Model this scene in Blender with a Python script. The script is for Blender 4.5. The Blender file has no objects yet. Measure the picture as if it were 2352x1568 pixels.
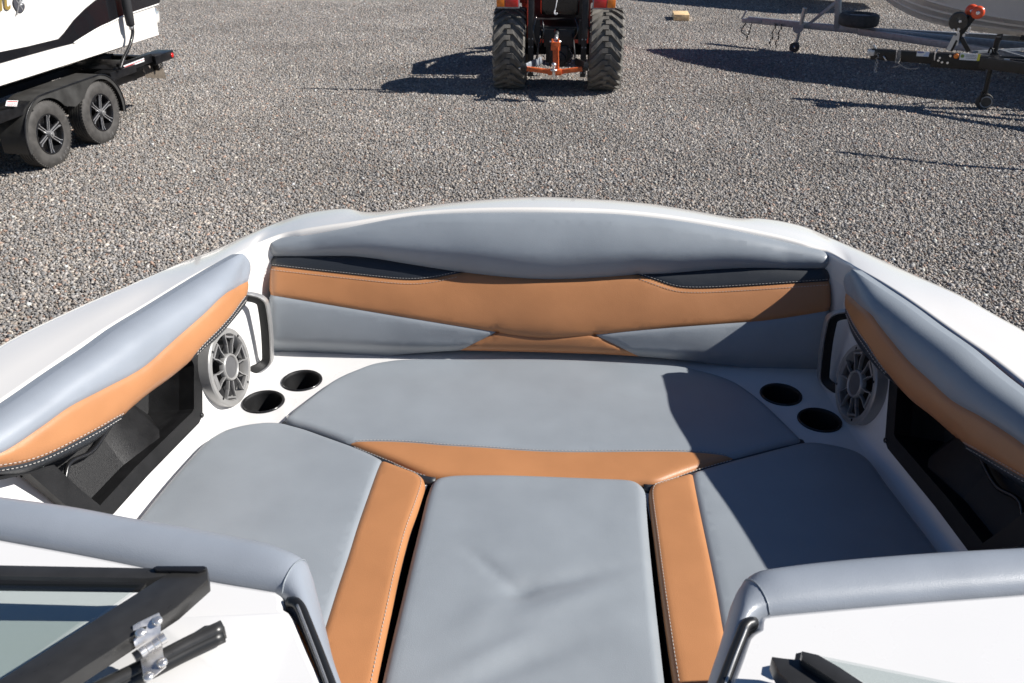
import bpy, bmesh, math, random
import numpy as np
from mathutils import Vector, Matrix
from mathutils.geometry import delaunay_2d_cdt
random.seed(4); rng = np.random.default_rng(7)
SC = bpy.context.scene; COL = SC.collection
R_ = math.radians

# ------------------------------------------------------------ camera, light, exposure
CAM = np.array([.045, 0, 2.70]); PITCH = R_(28.7); YAW = R_(3.53); ROLL = R_(.1); FPX = 2000.
cf = np.array([-math.sin(YAW)*math.cos(PITCH), math.cos(YAW)*math.cos(PITCH), -math.sin(PITCH)])
_r = np.array([math.cos(YAW), math.sin(YAW), 0]); _u = np.cross(_r, cf)
cr_ = math.cos(ROLL)*_r + math.sin(ROLL)*_u; cu_ = -math.sin(ROLL)*_r + math.cos(ROLL)*_u
cd = bpy.data.cameras.new('camera'); cam = bpy.data.objects.new('camera', cd); COL.objects.link(cam); SC.camera = cam
cd.sensor_width = 36; cd.lens = FPX*36/2352; cd.clip_start = .02; cd.clip_end = 400
cam.matrix_world = Matrix(((cr_[0], cu_[0], -cf[0], CAM[0]), (cr_[1], cu_[1], -cf[1], CAM[1]), (cr_[2], cu_[2], -cf[2], CAM[2]), (0, 0, 0, 1)))
cd.dof.use_dof = True; cd.dof.focus_distance = 2.5; cd.dof.aperture_fstop = 13

SUN_EL = R_(36.5); SUN_H = np.array([.9998, -.015])      # horizontal direction towards the sun
SUNV = np.array([SUN_H[0]*math.cos(SUN_EL), SUN_H[1]*math.cos(SUN_EL), math.sin(SUN_EL)])
w = bpy.data.worlds.new('World'); SC.world = w; w.use_nodes = True
sk = w.node_tree.nodes.new('ShaderNodeTexSky'); sk.sky_type = 'NISHITA'; sk.sun_disc = False
sk.sun_elevation = SUN_EL; sk.sun_rotation = math.atan2(SUN_H[0], SUN_H[1])
sk.altitude = 3500; sk.air_density = 1.3; sk.dust_density = 0; sk.ozone_density = 6
w.node_tree.links.new(sk.outputs[0], w.node_tree.nodes['Background'].inputs[0])
w.node_tree.nodes['Background'].inputs[1].default_value = .05
sl = bpy.data.lights.new('sun', 'SUN'); sl.energy = 5.0; sl.angle = R_(.53); sl.color = (1, .965, .915)
so = bpy.data.objects.new('sun', sl); COL.objects.link(so)
so.rotation_euler = Vector(SUNV).to_track_quat('Z', 'Y').to_euler(); so.location = (8, -3, 9)
SC.view_settings.view_transform = 'Standard'; SC.view_settings.look = 'None'
SC.view_settings.gamma = 1; SC.view_settings.use_curve_mapping = False; SC.view_settings.exposure = .56

# ------------------------------------------------------------ survey helpers: a point seen in the photograph, put on a real plane
def ray(x, y): return cf + cr_*(x-1176)/FPX - cu_*(y-784)/FPX
def at(x, y, h):
    d = ray(x, y); return CAM + d*(h-CAM[2])/d[2]
class Fr:
    def __init__(s, o, U, V):
        s.o = np.array(o, float); s.U = np.array(U, float)/np.linalg.norm(U)
        V = np.array(V, float); V = V - s.U*(V@s.U); s.V = V/np.linalg.norm(V); s.N = np.cross(s.U, s.V)
    def px(s, x, y, off=0.):
        d = ray(x, y); p = s.o+s.N*off; P = CAM + d*((p-CAM)@s.N)/(d@s.N) - s.o
        return (P@s.U, P@s.V)
    def pxs(s, pts, off=0.): return np.array([s.px(*p) if len(p) == 3 else s.px(p[0], p[1], off) for p in pts])
    def uv(s, P): P = np.array(P)-s.o; return (P@s.U, P@s.V)
    def w(s, u, v, h=0.): return s.o + s.U*u + s.V*v + s.N*h
    def W(s, uv, h=0.):
        uv = np.asarray(uv); h = np.broadcast_to(h, (len(uv),))
        return s.o + uv[:, :1]*s.U + uv[:, 1:2]*s.V + h[:, None]*s.N

# ------------------------------------------------------------ materials
MATS = {}
def mat(name, base, rough=.5, metal=0., coat=0., bump=None, var=None, spec=None, emis=None, trans=0., alpha=1.):
    if name in MATS: return MATS[name]
    m = bpy.data.materials.new(name); m.use_nodes = True; nt = m.node_tree; b = nt.nodes['Principled BSDF']; MATS[name] = m
    b.inputs['Base Color'].default_value = (*base, 1); b.inputs['Roughness'].default_value = rough; b.inputs['Metallic'].default_value = metal
    b.inputs['Coat Weight'].default_value = coat; b.inputs['Coat Roughness'].default_value = .04
    b.inputs['Transmission Weight'].default_value = trans
    if spec is not None: b.inputs['Specular IOR Level'].default_value = spec
    tc = nt.nodes.new('ShaderNodeTexCoord'); src = tc.outputs['Object']
    if var:      # (scale, amount, roughness amount)
        n = nt.nodes.new('ShaderNodeTexNoise'); n.inputs['Scale'].default_value = var[0]; n.inputs['Detail'].default_value = 6
        nt.links.new(src, n.inputs['Vector'])
        mx = nt.nodes.new('ShaderNodeMix'); mx.data_type = 'RGBA'
        a = [max(0, c*(1-var[1])) for c in base]; c2 = [min(1, c*(1+var[1])) for c in base]
        if len(var) > 3: c2 = var[3]
        mx.inputs[6].default_value = (*a, 1); mx.inputs[7].default_value = (*c2, 1)
        mr = nt.nodes.new('ShaderNodeMapRange'); mr.inputs[1].default_value = .3; mr.inputs[2].default_value = .7
        nt.links.new(n.outputs[0], mr.inputs[0]); nt.links.new(mr.outputs[0], mx.inputs[0]); nt.links.new(mx.outputs[2], b.inputs['Base Color'])
        if len(var) > 2:
            m2 = nt.nodes.new('ShaderNodeMapRange'); m2.inputs[1].default_value = .3; m2.inputs[2].default_value = .7
            m2.inputs[3].default_value = max(.03, rough-var[2]); m2.inputs[4].default_value = min(1, rough+var[2])
            nt.links.new(n.outputs[0], m2.inputs[0]); nt.links.new(m2.outputs[0], b.inputs['Roughness'])
    if bump:     # list of (kind, scale, strength, distance)
        prev = None
        for kind, scl, st, dist in bump:
            t = nt.nodes.new('ShaderNodeTexVoronoi' if kind == 'v' else 'ShaderNodeTexNoise'); t.inputs['Scale'].default_value = scl
            if kind == 'n': t.inputs['Detail'].default_value = 3
            nt.links.new(src, t.inputs['Vector'])
            bp = nt.nodes.new('ShaderNodeBump'); bp.inputs['Strength'].default_value = st; bp.inputs['Distance'].default_value = dist
            nt.links.new(t.outputs['Distance' if kind == 'v' else 0], bp.inputs['Height'])
            if prev: nt.links.new(prev.outputs[0], bp.inputs['Normal'])
            prev = bp
        nt.links.new(prev.outputs[0], b.inputs['Normal'])
        if coat and False: nt.links.new(prev.outputs[0], b.inputs['Coat Normal'])
    return m
LB = [('v', 650, .20, .0009), ('n', 11, .16, .006)]
GREY = mat('grey_vinyl', (.255, .281, .306), .40, bump=LB, var=(9, .05, .05), spec=.55)
GREYP = mat('pale_grey_vinyl', (.268, .294, .332), .40, bump=LB, var=(9, .05, .05), spec=.55)
TAN = mat('tan_vinyl', (.43, .193, .080), .40, bump=LB, var=(9, .06, .05), spec=.5)
BLKV = mat('black_vinyl', (.022, .026, .032), .42, bump=LB, spec=.5)
THREAD = mat('white_thread', (.50, .48, .45), .8)
GEL = mat('white_gelcoat', (.82, .785, .73), .18, coat=.7, var=(3, .015, .05))
GELIN = mat('white_gelcoat_satin', (.71, .70, .685), .30, coat=.3, var=(3, .02, .06))
PLAST = mat('black_textured_plastic', (.0085, .0085, .009), .5, spec=.35, bump=[('v', 700, .5, .0008)], var=(25, .25, .08))
BLACK = mat('black_gloss', (.012, .012, .013), .22, coat=.3)
VOID = mat('dark_interior', (.004, .004, .005), .8)
SILVER = mat('silver_satin', (.40, .395, .39), .34, metal=.6, var=(60, .06, .06))
SPKG = mat('silver_painted_plastic', (.33, .325, .315), .38, metal=.3, var=(60, .05, .05))
CHROME = mat('chrome', (.78, .76, .74), .30, metal=.85, var=(90, .1, .1))
ALU = mat('black_anodised_aluminium', (.045, .044, .043), .32, metal=.35, var=(40, .1, .05))
RUBBER = mat('rubber_seal', (.012, .012, .012), .38)
TIRE = mat('tire_rubber', (.056, .052, .048), .72, var=(14, .35), bump=[('n', 60, .3, .003)])
TIREG = mat('worn_dusty_rubber', (.135, .125, .110), .8, var=(9, .35), bump=[('n', 50, .35, .004)])
TBLK = mat('black_trailer_paint', (.009, .009, .010), .34, spec=.3, coat=.12, var=(12, .5, .08))
GALV = mat('galvanised_steel', (.30, .32, .35), .45, metal=.6, var=(22, .2, .1))
ORANGE = mat('orange_paint', (.62, .12, .025), .45, var=(30, .3, .1))
TRED = mat('tractor_red_paint', (.42, .035, .015), .35, coat=.3, var=(10, .2))
TDARK = mat('greasy_dark_steel', (.020, .020, .021), .5, metal=.2, var=(20, .5, .1))
CREAM = mat('cream_gelcoat', (.80, .74, .66), .25, coat=.4, var=(2, .04, .06))
NAVY = mat('navy_stripe', (.012, .02, .05), .25, coat=.4)
FLAKE = mat('black_flake_gelcoat', (.010, .010, .012), .16, coat=.8)
REDL = mat('red_lens', (.55, .015, .01), .2, coat=.5)
AMBER = mat('amber_lens', (.80, .20, .01), .2, coat=.5)
ROLLO = mat('orange_polyurethane', (.75, .085, .02), .3, coat=.3)
GOLD = mat('gold_decal', (.36, .25, .07), .35, metal=.3)
PAPER = mat('white_sticker', (.72, .72, .72), .5)
YEL = mat('yellow_sticker', (.65, .6, .06), .5)
BLUES = mat('blue_print', (.09, .12, .3), .5)
INK = mat('dark_print', (.05, .05, .06), .6)
WOOD = mat('sawn_wood', (.82, .56, .30), .7, var=(16, .25))
PLATE = mat('dull_plate_metal', (.17, .14, .11), .5, metal=.3, var=(30, .2))
CHAIN = mat('zinc_chain', (.45, .46, .48), .35, metal=.8)
def glass_mat():
    m = bpy.data.materials.new('tinted_glass'); m.use_nodes = True; nt = m.node_tree; o = nt.nodes['Material Output']
    nt.nodes.remove(nt.nodes['Principled BSDF'])
    t = nt.nodes.new('ShaderNodeBsdfTransparent'); t.inputs[0].default_value = (.80, .84, .83, 1)
    g = nt.nodes.new('ShaderNodeBsdfGlossy'); g.inputs['Roughness'].default_value = .02; g.inputs[0].default_value = (.9, .95, 1, 1)
    lw_ = nt.nodes.new('ShaderNodeLayerWeight'); pw = nt.nodes.new('ShaderNodeMath'); pw.operation = 'POWER'; pw.inputs[1].default_value = 4; nt.links.new(lw_.outputs['Facing'], pw.inputs[0])
    f = nt.nodes.new('ShaderNodeMath'); f.operation = 'MULTIPLY_ADD'; f.inputs[1].default_value = .7; f.inputs[2].default_value = .05; nt.links.new(pw.outputs[0], f.inputs[0])
    x = nt.nodes.new('ShaderNodeMixShader'); nt.links.new(f.outputs[0], x.inputs[0]); nt.links.new(t.outputs[0], x.inputs[1]); nt.links.new(g.outputs[0], x.inputs[2])
    nt.links.new(x.outputs[0], o.inputs[0]); return m
GLASS = glass_mat()

# ------------------------------------------------------------ object helpers
def tag(o, label=None, cat=None, group=None, kind=None):
    if label: o['label'] = label
    if cat: o['category'] = cat
    if group: o['group'] = group
    if kind: o['kind'] = kind
    return o
def empty(name, loc, label, cat, group=None):
    o = bpy.data.objects.new(name, None); COL.objects.link(o); o.location = loc; o.empty_display_size = .2
    bpy.context.view_layer.update()
    return tag(o, label, cat, group)
def adopt(o, parent):
    o.parent = parent
    if parent.parent is None: o.matrix_parent_inverse = Matrix.Translation(-Vector(parent.location))
    return o
def group_part(name, parent, label=None):
    o = bpy.data.objects.new(name, None); COL.objects.link(o); adopt(o, parent)
    if label: o['label'] = label
    return o
def link(name, me, m, parent=None, label=None):
    if m is not None and not me.materials: me.materials.append(m)
    o = bpy.data.objects.new(name, me); COL.objects.link(o)
    if parent is not None:
        adopt(o, parent)
    if label: o['label'] = label
    return o
def mesh(name, V, F, m, parent=None, smooth=True, label=None, auto=None):
    me = bpy.data.meshes.new(name); me.from_pydata([tuple(map(float, v)) for v in V], [], [tuple(map(int, f)) for f in F])
    me.update()
    if smooth: me.polygons.foreach_set('use_smooth', [True]*len(me.polygons))
    if auto: me.set_sharp_from_angle(angle=R_(auto))
    return link(name, me, m, parent, label)
class MB:
    def __init__(s): s.V = []; s.F = []
    def add(s, V, F):
        k = len(s.V); s.V += [tuple(map(float, v)) for v in V]; s.F += [tuple(int(i)+k for i in f) for f in F]; return s
    def box(s, c, d, X=(1, 0, 0), Y=(0, 1, 0)):
        c = np.array(c, float); X = np.array(X, float)/np.linalg.norm(X); Y = np.array(Y, float); Y = Y-X*(X@Y); Y /= np.linalg.norm(Y); Z = np.cross(X, Y)
        V = [c + X*d[0]/2*i + Y*d[1]/2*j + Z*d[2]/2*k for i in (-1, 1) for j in (-1, 1) for k in (-1, 1)]
        return s.add(V, [(0, 1, 3, 2), (4, 6, 7, 5), (0, 4, 5, 1), (2, 3, 7, 6), (0, 2, 6, 4), (1, 5, 7, 3)])
    def bar(s, a, b, wd, ht, up=(0, 0, 1)):
        a = np.array(a, float); b = np.array(b, float); X = b-a; L = np.linalg.norm(X)
        Y = np.cross(up, X/L); return s.box((a+b)/2, (L, wd, ht), X, Y)
    def tube(s, pts, r, n=10, cap=True):
        pts = np.array(pts, float); rr = np.broadcast_to(r, (len(pts),)); V = []; F = []
        t = np.gradient(pts, axis=0); t /= np.linalg.norm(t, axis=1)[:, None]+1e-12
        u = np.cross(t[0], (0, 0, 1)); 
        if np.linalg.norm(u) < .1: u = np.cross(t[0], (1, 0, 0))
        for i, p in enumerate(pts):
            u = u - t[i]*(u@t[i]); u /= np.linalg.norm(u); v = np.cross(t[i], u)
            for k in range(n):
                a = 2*math.pi*k/n; V.append(p + rr[i]*(math.cos(a)*u+math.sin(a)*v))
        for i in range(len(pts)-1):
            for k in range(n):
                F.append((i*n+k, i*n+(k+1) % n, (i+1)*n+(k+1) % n, (i+1)*n+k))
        if cap: F.append(tuple(range(n))[::-1]); F.append(tuple((len(pts)-1)*n+k for k in range(n)))
        return s.add(V, F)
    def lathe(s, c, ax, prof, n=32, a0=0., a1=2*math.pi):
        """prof: (axial, radius) pairs"""
        c = np.array(c, float); ax = np.array(ax, float)/np.linalg.norm(ax)
        u = np.cross(ax, (0, 0, 1)); 
        if np.linalg.norm(u) < .1: u = np.cross(ax, (1, 0, 0))
        u /= np.linalg.norm(u); v = np.cross(ax, u); full = abs(a1-a0-2*math.pi) < 1e-6; m_ = n if full else n+1
        V = [c+ax*x+r*(math.cos(a0+(a1-a0)*k/n)*u+math.sin(a0+(a1-a0)*k/n)*v) for (x, r) in prof for k in range(m_)]
        F = [(i*m_+k, i*m_+(k+1) % m_, (i+1)*m_+(k+1) % m_, (i+1)*m_+k) for i in range(len(prof)-1) for k in range(n)]
        return s.add(V, F)
    def slab(s, fr, uv, h0, h1):
        uv = np.asarray(uv); n = len(uv); V = list(fr.W(uv, h0))+list(fr.W(uv, h1)); F = [tuple(range(n))[::-1], tuple(range(n, 2*n))]
        F += [(i, (i+1) % n, n+(i+1) % n, n+i) for i in range(n)]; return s.add(V, F)
    def each(s, name, m, parent=None, n=8, **k):
        # every n vertices are one piece: each its own object
        for i in range(0, len(s.V), n):
            q = MB(); q.V = s.V[i:i+n]; q.F = [tuple(a-i for a in f) for f in s.F if i <= f[0] < i+n]; o = q.out(name, m, parent, **k)
        return o
    def out(s, name, m, parent=None, smooth=False, auto=None, bevel=0., label=None):
        if auto: smooth = True
        o = mesh(name, s.V, s.F, m, parent, smooth, label, auto)
        if bevel:
            bm = bmesh.new(); bm.from_mesh(o.data); bmesh.ops.remove_doubles(bm, verts=bm.verts, dist=1e-6)
            bmesh.ops.recalc_face_normals(bm, faces=bm.faces)
            e = [e for e in bm.edges if len(e.link_faces) == 2 and e.calc_face_angle(0) > .5]
            bmesh.ops.bevel(bm, geom=e, offset=bevel, segments=2, affect='EDGES', profile=.6, clamp_overlap=True)
            bm.to_mesh(o.data); bm.free()
            o.data.polygons.foreach_set('use_smooth', [True]*len(o.data.polygons)); o.data.set_sharp_from_angle(angle=R_(40))
        return o
def crv(pts, step=.01, n=None):
    """Catmull-Rom through the points, resampled evenly"""
    P = np.array(pts, float)
    if len(P) > 2:
        Q = np.vstack([2*P[0]-P[1], P, 2*P[-1]-P[-2]]); out = []
        for i in range(1, len(Q)-2):
            p0, p1, p2, p3 = Q[i-1:i+3]
            t = np.linspace(0, 1, 16, endpoint=False)[:, None]
            d1 = np.linalg.norm(p2-p1)+1e-9; m1 = (p2-p0)*d1/(np.linalg.norm(p2-p1)+np.linalg.norm(p1-p0)+1e-9); m2 = (p3-p1)*d1/(np.linalg.norm(p3-p2)+d1)
            out.append((2*t**3-3*t**2+1)*p1+(t**3-2*t**2+t)*m1+(-2*t**3+3*t**2)*p2+(t**3-t**2)*m2)
        P = np.vstack(out+[P[-1:]])
    L = np.r_[0, np.cumsum(np.linalg.norm(np.diff(P, axis=0), axis=1))]
    if n is None: n = max(2, int(round(L[-1]/step))+1)
    s_ = np.linspace(0, L[-1], n); return np.stack([np.interp(s_, L, P[:, k]) for k in range(P.shape[1])], 1)
def dist(P, C, closed=False):
    A = C; B = np.roll(C, -1, 0)
    if not closed: A = A[:-1]; B = B[:-1]
    out = np.full(len(P), 1e9)
    for k in range(0, len(A), 64):
        a = A[k:k+64][None]; d = B[k:k+64][None]-a; q = P[:, None]-a
        t = np.clip((q*d).sum(2)/((d*d).sum(2)+1e-14), 0, 1)
        out = np.minimum(out, np.sqrt(((q-t[..., None]*d)**2).sum(2)).min(1))
    return out
def inside(P, poly):
    x, y = P[:, 0], P[:, 1]; c = np.zeros(len(P), bool); n = len(poly); j = n-1
    for i in range(n):
        xi, yi = poly[i]; xj, yj = poly[j]
        m = ((yi > y) != (yj > y)) & (x < (xj-xi)*(y-yi)/((yj-yi) if abs(yj-yi) > 1e-12 else 1e-12)+xi); c ^= m; j = i
    return c
def cdt(poly, holes=(), pts=None):
    vs = [tuple(p) for p in poly]; es = [(i, (i+1) % len(poly)) for i in range(len(poly))]
    for h in holes:
        k = len(vs); vs += [tuple(p) for p in h]; es += [(k+i, k+(i+1) % len(h)) for i in range(len(h))]
    if pts is not None: vs += [tuple(p) for p in pts]
    r = delaunay_2d_cdt([Vector(v) for v in vs], es, [], 0, 1e-6, False)
    V = np.array([tuple(v) for v in r[0]]); F = np.array([f for f in r[2]])
    c = V[F].mean(1); k = inside(c, np.asarray(poly))
    for h in holes: k &= ~inside(c, np.asarray(h))
    return V, F[k]
def area2(p): p = np.asarray(p); q = np.roll(p, -1, 0); return (p[:, 0]*q[:, 1]-q[:, 0]*p[:, 1]).sum()
def cushion(parent, name, fr, outline, panels, seams=(), r=.02, thick=.06, disp=None, step=.014, gw=.004, gd=.0035, box=None, part=None):
    """upholstery: panels of a sewn pad on the plane fr, dropping in a round shoulder at the outline, creased at the seams"""
    outline = np.asarray(outline)
    if area2(outline) < 0: outline = outline[::-1]
    def hf(P):
        d = dist(P, outline, True); e = np.clip(d, 0, r); h = -(r-np.sqrt(np.maximum(r*r-(r-e)**2, 0)))
        for s_ in seams:
            ds = dist(P, s_); h = h - (gd*np.exp(-(ds/gw)**2)+.0022*np.exp(-ds/.016))*np.clip(d/(.3*r), 0, 1)
        if disp is not None: h = h + disp(P)*np.clip(d/r, 0, 1)**.5
        return h
    root = group_part(name, parent)
    # inner rings near the outline
    tn = np.roll(outline, -1, 0)-np.roll(outline, 1, 0); nn = np.stack([-tn[:, 1], tn[:, 0]], 1); nn /= np.linalg.norm(nn, axis=1)[:, None]+1e-9
    rings = [outline+nn*r*q for q in (.08, .3, .62, 1.05)]
    for s_ in seams:
        t2 = np.gradient(s_, axis=0); n2 = np.stack([-t2[:, 1], t2[:, 0]], 1); n2 /= np.linalg.norm(n2, axis=1)[:, None]+1e-9
        rings += [s_+n2*q for q in (-.004, .004, -.010, .010)]
    lo = outline.min(0); hi = outline.max(0)
    gx, gy = np.meshgrid(np.arange(lo[0], hi[0], step), np.arange(lo[1], hi[1], step)); G = np.stack([gx.ravel(), gy.ravel()], 1)
    G = G+rng.uniform(-.15, .15, G.shape)*step
    allb = [outline]+list(seams)
    dd = np.min([dist(G, b, b is outline) for b in allb], axis=0); G = G[dd > max(.011, 0)*1.1]
    G = G[dist(G, outline, True) > r*1.15] if r > .012 else G
    for (pn, poly, m) in panels:
        poly = np.asarray(poly)
        cand = np.vstack([G]+rings); cand = cand[inside(cand, poly)]
        cand = cand[dist(cand, poly, True) > .0012]
        key = np.unique(np.round(cand/.0015).astype(int), axis=0, return_index=True)[1]; cand = cand[key]
        V, F = cdt(poly, (), cand)
        W = fr.W(V, hf(V)); me = bpy.data.meshes.new(pn); me.from_pydata([tuple(q) for q in W], [], [tuple(map(int, f)) for f in F]); me.update()
        nrm = np.array(me.polygons[len(me.polygons)//2].normal)
        if nrm@fr.N < 0: me.flip_normals()
        me.polygons.foreach_set('use_smooth', [True]*len(me.polygons)); me.materials.append(m)
        o = bpy.data.objects.new(pn, me); COL.objects.link(o); adopt(o, root)
    n = len(outline); A = fr.W(outline, hf(outline)); B = fr.W(outline, -thick)
    o = mesh('boxing', list(A)+list(B), [(i, n+i, n+(i+1) % n, (i+1) % n) for i in range(n)], box or panels[0][2], None)
    adopt(o, root)
    return root, hf
def stitches(root, parent, fr, C, hf, L=.0050, gap=.0035, wd=.0009):
    C = crv(C, .0005) if len(C) > 2 else crv(C, .0005); mb = MB(); per = L+gap; tot = (len(C)-1)*.0005; k = 0
    seg = np.linalg.norm(np.diff(C, axis=0), axis=1).mean(); n1 = max(1, int(L/seg)); n2 = max(2, int(per/seg))
    idx = np.arange(0, len(C)-n1-1, n2); mid = C[idx+n1//2]; h = hf(mid)+.0012
    for i, m_, hh in zip(idx, mid, h):
        a = fr.w(*C[i], hh); b = fr.w(*C[i+n1], hh); mb.bar(a, b, wd, .0012, fr.N)
    return mb.out('stitching', THREAD, root)
def offs(C, d):
    t = np.gradient(C, axis=0); n = np.stack([-t[:, 1], t[:, 0]], 1); n /= np.linalg.norm(n, axis=1)[:, None]+1e-9; return C+n*d
def rows(rws, name, m, parent, close_v=False, label=None, auto=None, flip=False):
    n = len(rws[0]); V = np.vstack(rws); F = []
    for j in range(len(rws)-1):
        for i in range(n-1):
            q = (j*n+i, j*n+i+1, (j+1)*n+i+1, (j+1)*n+i); F.append(q[::-1] if flip else q)
    return mesh(name, V, F, m, parent, True, label, auto)

S = 1.54          # height of the bow deck
#__SETTING__
# ------------------------------------------------------------ ground
def ground():
    m = bpy.data.materials.new('gravel_bed'); m.use_nodes = True; nt = m.node_tree; b = nt.nodes['Principled BSDF']; b.inputs['Roughness'].default_value = .9
    tc = nt.nodes.new('ShaderNodeTexCoord'); v = nt.nodes.new('ShaderNodeTexVoronoi'); v.inputs['Scale'].default_value = 42
    nt.links.new(tc.outputs['Object'], v.inputs['Vector'])
    cr = nt.nodes.new('ShaderNodeValToRGB'); e = cr.color_ramp.elements
    e[0].position = 0; e[0].color = (.15, .14, .125, 1); e[1].position = 1; e[1].color = (.36, .31, .26, 1)
    x = e.new(.5); x.color = (.24, .22, .195, 1)
    sp = nt.nodes.new('ShaderNodeSeparateColor'); nt.links.new(v.outputs['Color'], sp.inputs[0]); nt.links.new(sp.outputs[0], cr.inputs[0])
    nt.links.new(cr.outputs[0], b.inputs['Base Color'])
    bp = nt.nodes.new('ShaderNodeBump'); bp.inputs['Strength'].default_value = 1; bp.inputs['Distance'].default_value = .02; bp.invert = True
    nt.links.new(v.outputs['Distance'], bp.inputs['Height']); nt.links.new(bp.outputs[0], b.inputs['Normal'])
    V = []; n = 2
    xs = [-150, 150]; ys = [-150, 150]
    mesh('ground', [(-150, -150, 0), (150, -150, 0), (150, 150, 0), (-150, 150, 0)], [(0, 1, 2, 3)], m, None, False)['kind'] = 'structure'
ground()
def gravel():
    # crushed stone: four one-metre patches of separate stones, laid out side by side over the yard
    nper = 3500; t = (1+5**.5)/2
    ico = np.array([(-1, t, 0), (1, t, 0), (-1, -t, 0), (1, -t, 0), (0, -1, t), (0, 1, t), (0, -1, -t), (0, 1, -t), (t, 0, -1), (t, 0, 1), (-t, 0, -1), (-t, 0, 1)])/math.sqrt(1+t*t)
    f = np.array([(0, 11, 5), (0, 5, 1), (0, 1, 7), (0, 7, 10), (0, 10, 11), (1, 5, 9), (5, 11, 4), (11, 10, 2), (10, 7, 6), (7, 1, 8), (3, 9, 4), (3, 4, 2), (3, 2, 6), (3, 6, 8), (3, 8, 9), (4, 9, 5), (2, 4, 11), (6, 2, 10), (8, 6, 7), (9, 8, 1)])
    N = nper*4
    sz = np.exp(rng.normal(math.log(.0102), .30, N)); sz = np.clip(sz, .005, .024)
    V = ico[None]*(1+rng.uniform(-.30, .25, (N, 12, 1)))
    V = V*np.stack([rng.uniform(.85, 1.35, N), rng.uniform(.7, 1.1, N), rng.uniform(.45, .85, N)], 1)[:, None]*sz[:, None, None]
    a = rng.uniform(0, 2*math.pi, N); tx = rng.normal(0, .45, N); ty = rng.normal(0, .45, N)
    def rot(V, i, j, a): c, s_ = np.cos(a)[:, None], np.sin(a)[:, None]; x = V[..., i]*c-V[..., j]*s_; y = V[..., i]*s_+V[..., j]*c; V[..., i] = x; V[..., j] = y
    rot(V, 1, 2, tx); rot(V, 0, 2, ty); rot(V, 0, 1, a)
    g = int(math.sqrt(nper))+1; gx, gy = np.meshgrid(np.arange(g), np.arange(g)); base = np.stack([gx.ravel(), gy.ravel()], 1)[:nper]/g
    base = np.vstack([rng.permutation(np.stack([gx.ravel(), gy.ravel()], 1)/g)[:nper] for _ in range(4)])
    pos = base + rng.uniform(0, 1, (N, 2))/g*1.25 - .5
    zz = sz*.35 + rng.uniform(0, .006, N)
    V = V + np.concatenate([pos, zz[:, None]], 1)[:, None]
    F = (f[None]+12*np.arange(N)[:, None, None]).reshape(-1, 3)
    me = bpy.data.meshes.new('gravel'); me.vertices.add(N*12); me.vertices.foreach_set('co', V.reshape(-1))
    me.loops.add(len(F)*3); me.loops.foreach_set('vertex_index', F.reshape(-1)); me.polygons.add(len(F))
    me.polygons.foreach_set('loop_start', np.arange(len(F))*3); me.polygons.foreach_set('loop_total', np.full(len(F), 3)); me.update(calc_edges=True)
    pick = rng.uniform(0, 1, N); val = np.exp(rng.normal(0, .24, N))
    pal = np.array([(.30, .285, .27), (.25, .245, .24), (.34, .30, .26), (.40, .37, .33), (.31, .22, .175), (.22, .225, .225), (.56, .52, .46)])
    idx = np.searchsorted(np.cumsum([.32, .25, .17, .09, .045, .105, .02]), pick).clip(0, 6); c = np.clip(pal[idx]*val[:, None]*.90*np.array([1.03, 1, .975]), .03, .6)
    at_ = me.color_attributes.new('stone_colour', 'FLOAT_COLOR', 'POINT'); at_.data.foreach_set('color', np.repeat(np.concatenate([c, np.ones((N, 1))], 1), 12, 0).reshape(-1).astype(np.float32))
    va = me.attributes.new('variant', 'INT', 'POINT'); va.data.foreach_set('value', np.repeat(np.arange(N)//nper, 12).astype(np.int32))
    m = bpy.data.materials.new('crushed_stone'); m.use_nodes = True; nt = m.node_tree; b = nt.nodes['Principled BSDF']; b.inputs['Roughness'].default_value = .8
    b.inputs['Specular IOR Level'].default_value = .35
    A = nt.nodes.new('ShaderNodeAttribute'); A.attribute_name = 'stone_colour'
    ge = nt.nodes.new('ShaderNodeNewGeometry'); nz = nt.nodes.new('ShaderNodeTexNoise'); nz.inputs['Scale'].default_value = .55; nz.inputs['Detail'].default_value = 5
    nt.links.new(ge.outputs['Position'], nz.inputs['Vector']); mr = nt.nodes.new('ShaderNodeMapRange'); mr.inputs[1].default_value = .3; mr.inputs[2].default_value = .7; mr.inputs[3].default_value = .80; mr.inputs[4].default_value = 1.16
    nt.links.new(nz.outputs[0], mr.inputs[0]); vm = nt.nodes.new('ShaderNodeVectorMath'); vm.operation = 'SCALE'; nt.links.new(A.outputs['Color'], vm.inputs[0]); nt.links.new(mr.outputs[0], vm.inputs['Scale'])
    nt.links.new(vm.outputs[0], b.inputs['Base Color'])
    o = link('gravel', me, m); tag(o, 'grey and brown crushed stone covering the whole yard', None, None, 'stuff')
    ng = bpy.data.node_groups.new('gravel_layout', 'GeometryNodeTree')
    ng.interface.new_socket('Geometry', in_out='INPUT', socket_type='NodeSocketGeometry'); ng.interface.new_socket('Geometry', in_out='OUTPUT', socket_type='NodeSocketGeometry')
    N_ = ng.nodes.new; L = ng.links.new; gi = N_('NodeGroupInput'); go = N_('NodeGroupOutput'); jo = N_('GeometryNodeJoinGeometry')
    NX, NY = 44, 40
    gr = N_('GeometryNodeMeshGrid'); gr.inputs['Size X'].default_value = NX-1; gr.inputs['Size Y'].default_value = NY-1; gr.inputs['Vertices X'].default_value = NX; gr.inputs['Vertices Y'].default_value = NY
    tr = N_('GeometryNodeTransform'); tr.inputs['Translation'].default_value = (1, NY/2+1.5, 0); L(gr.outputs[0], tr.inputs[0])
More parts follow.
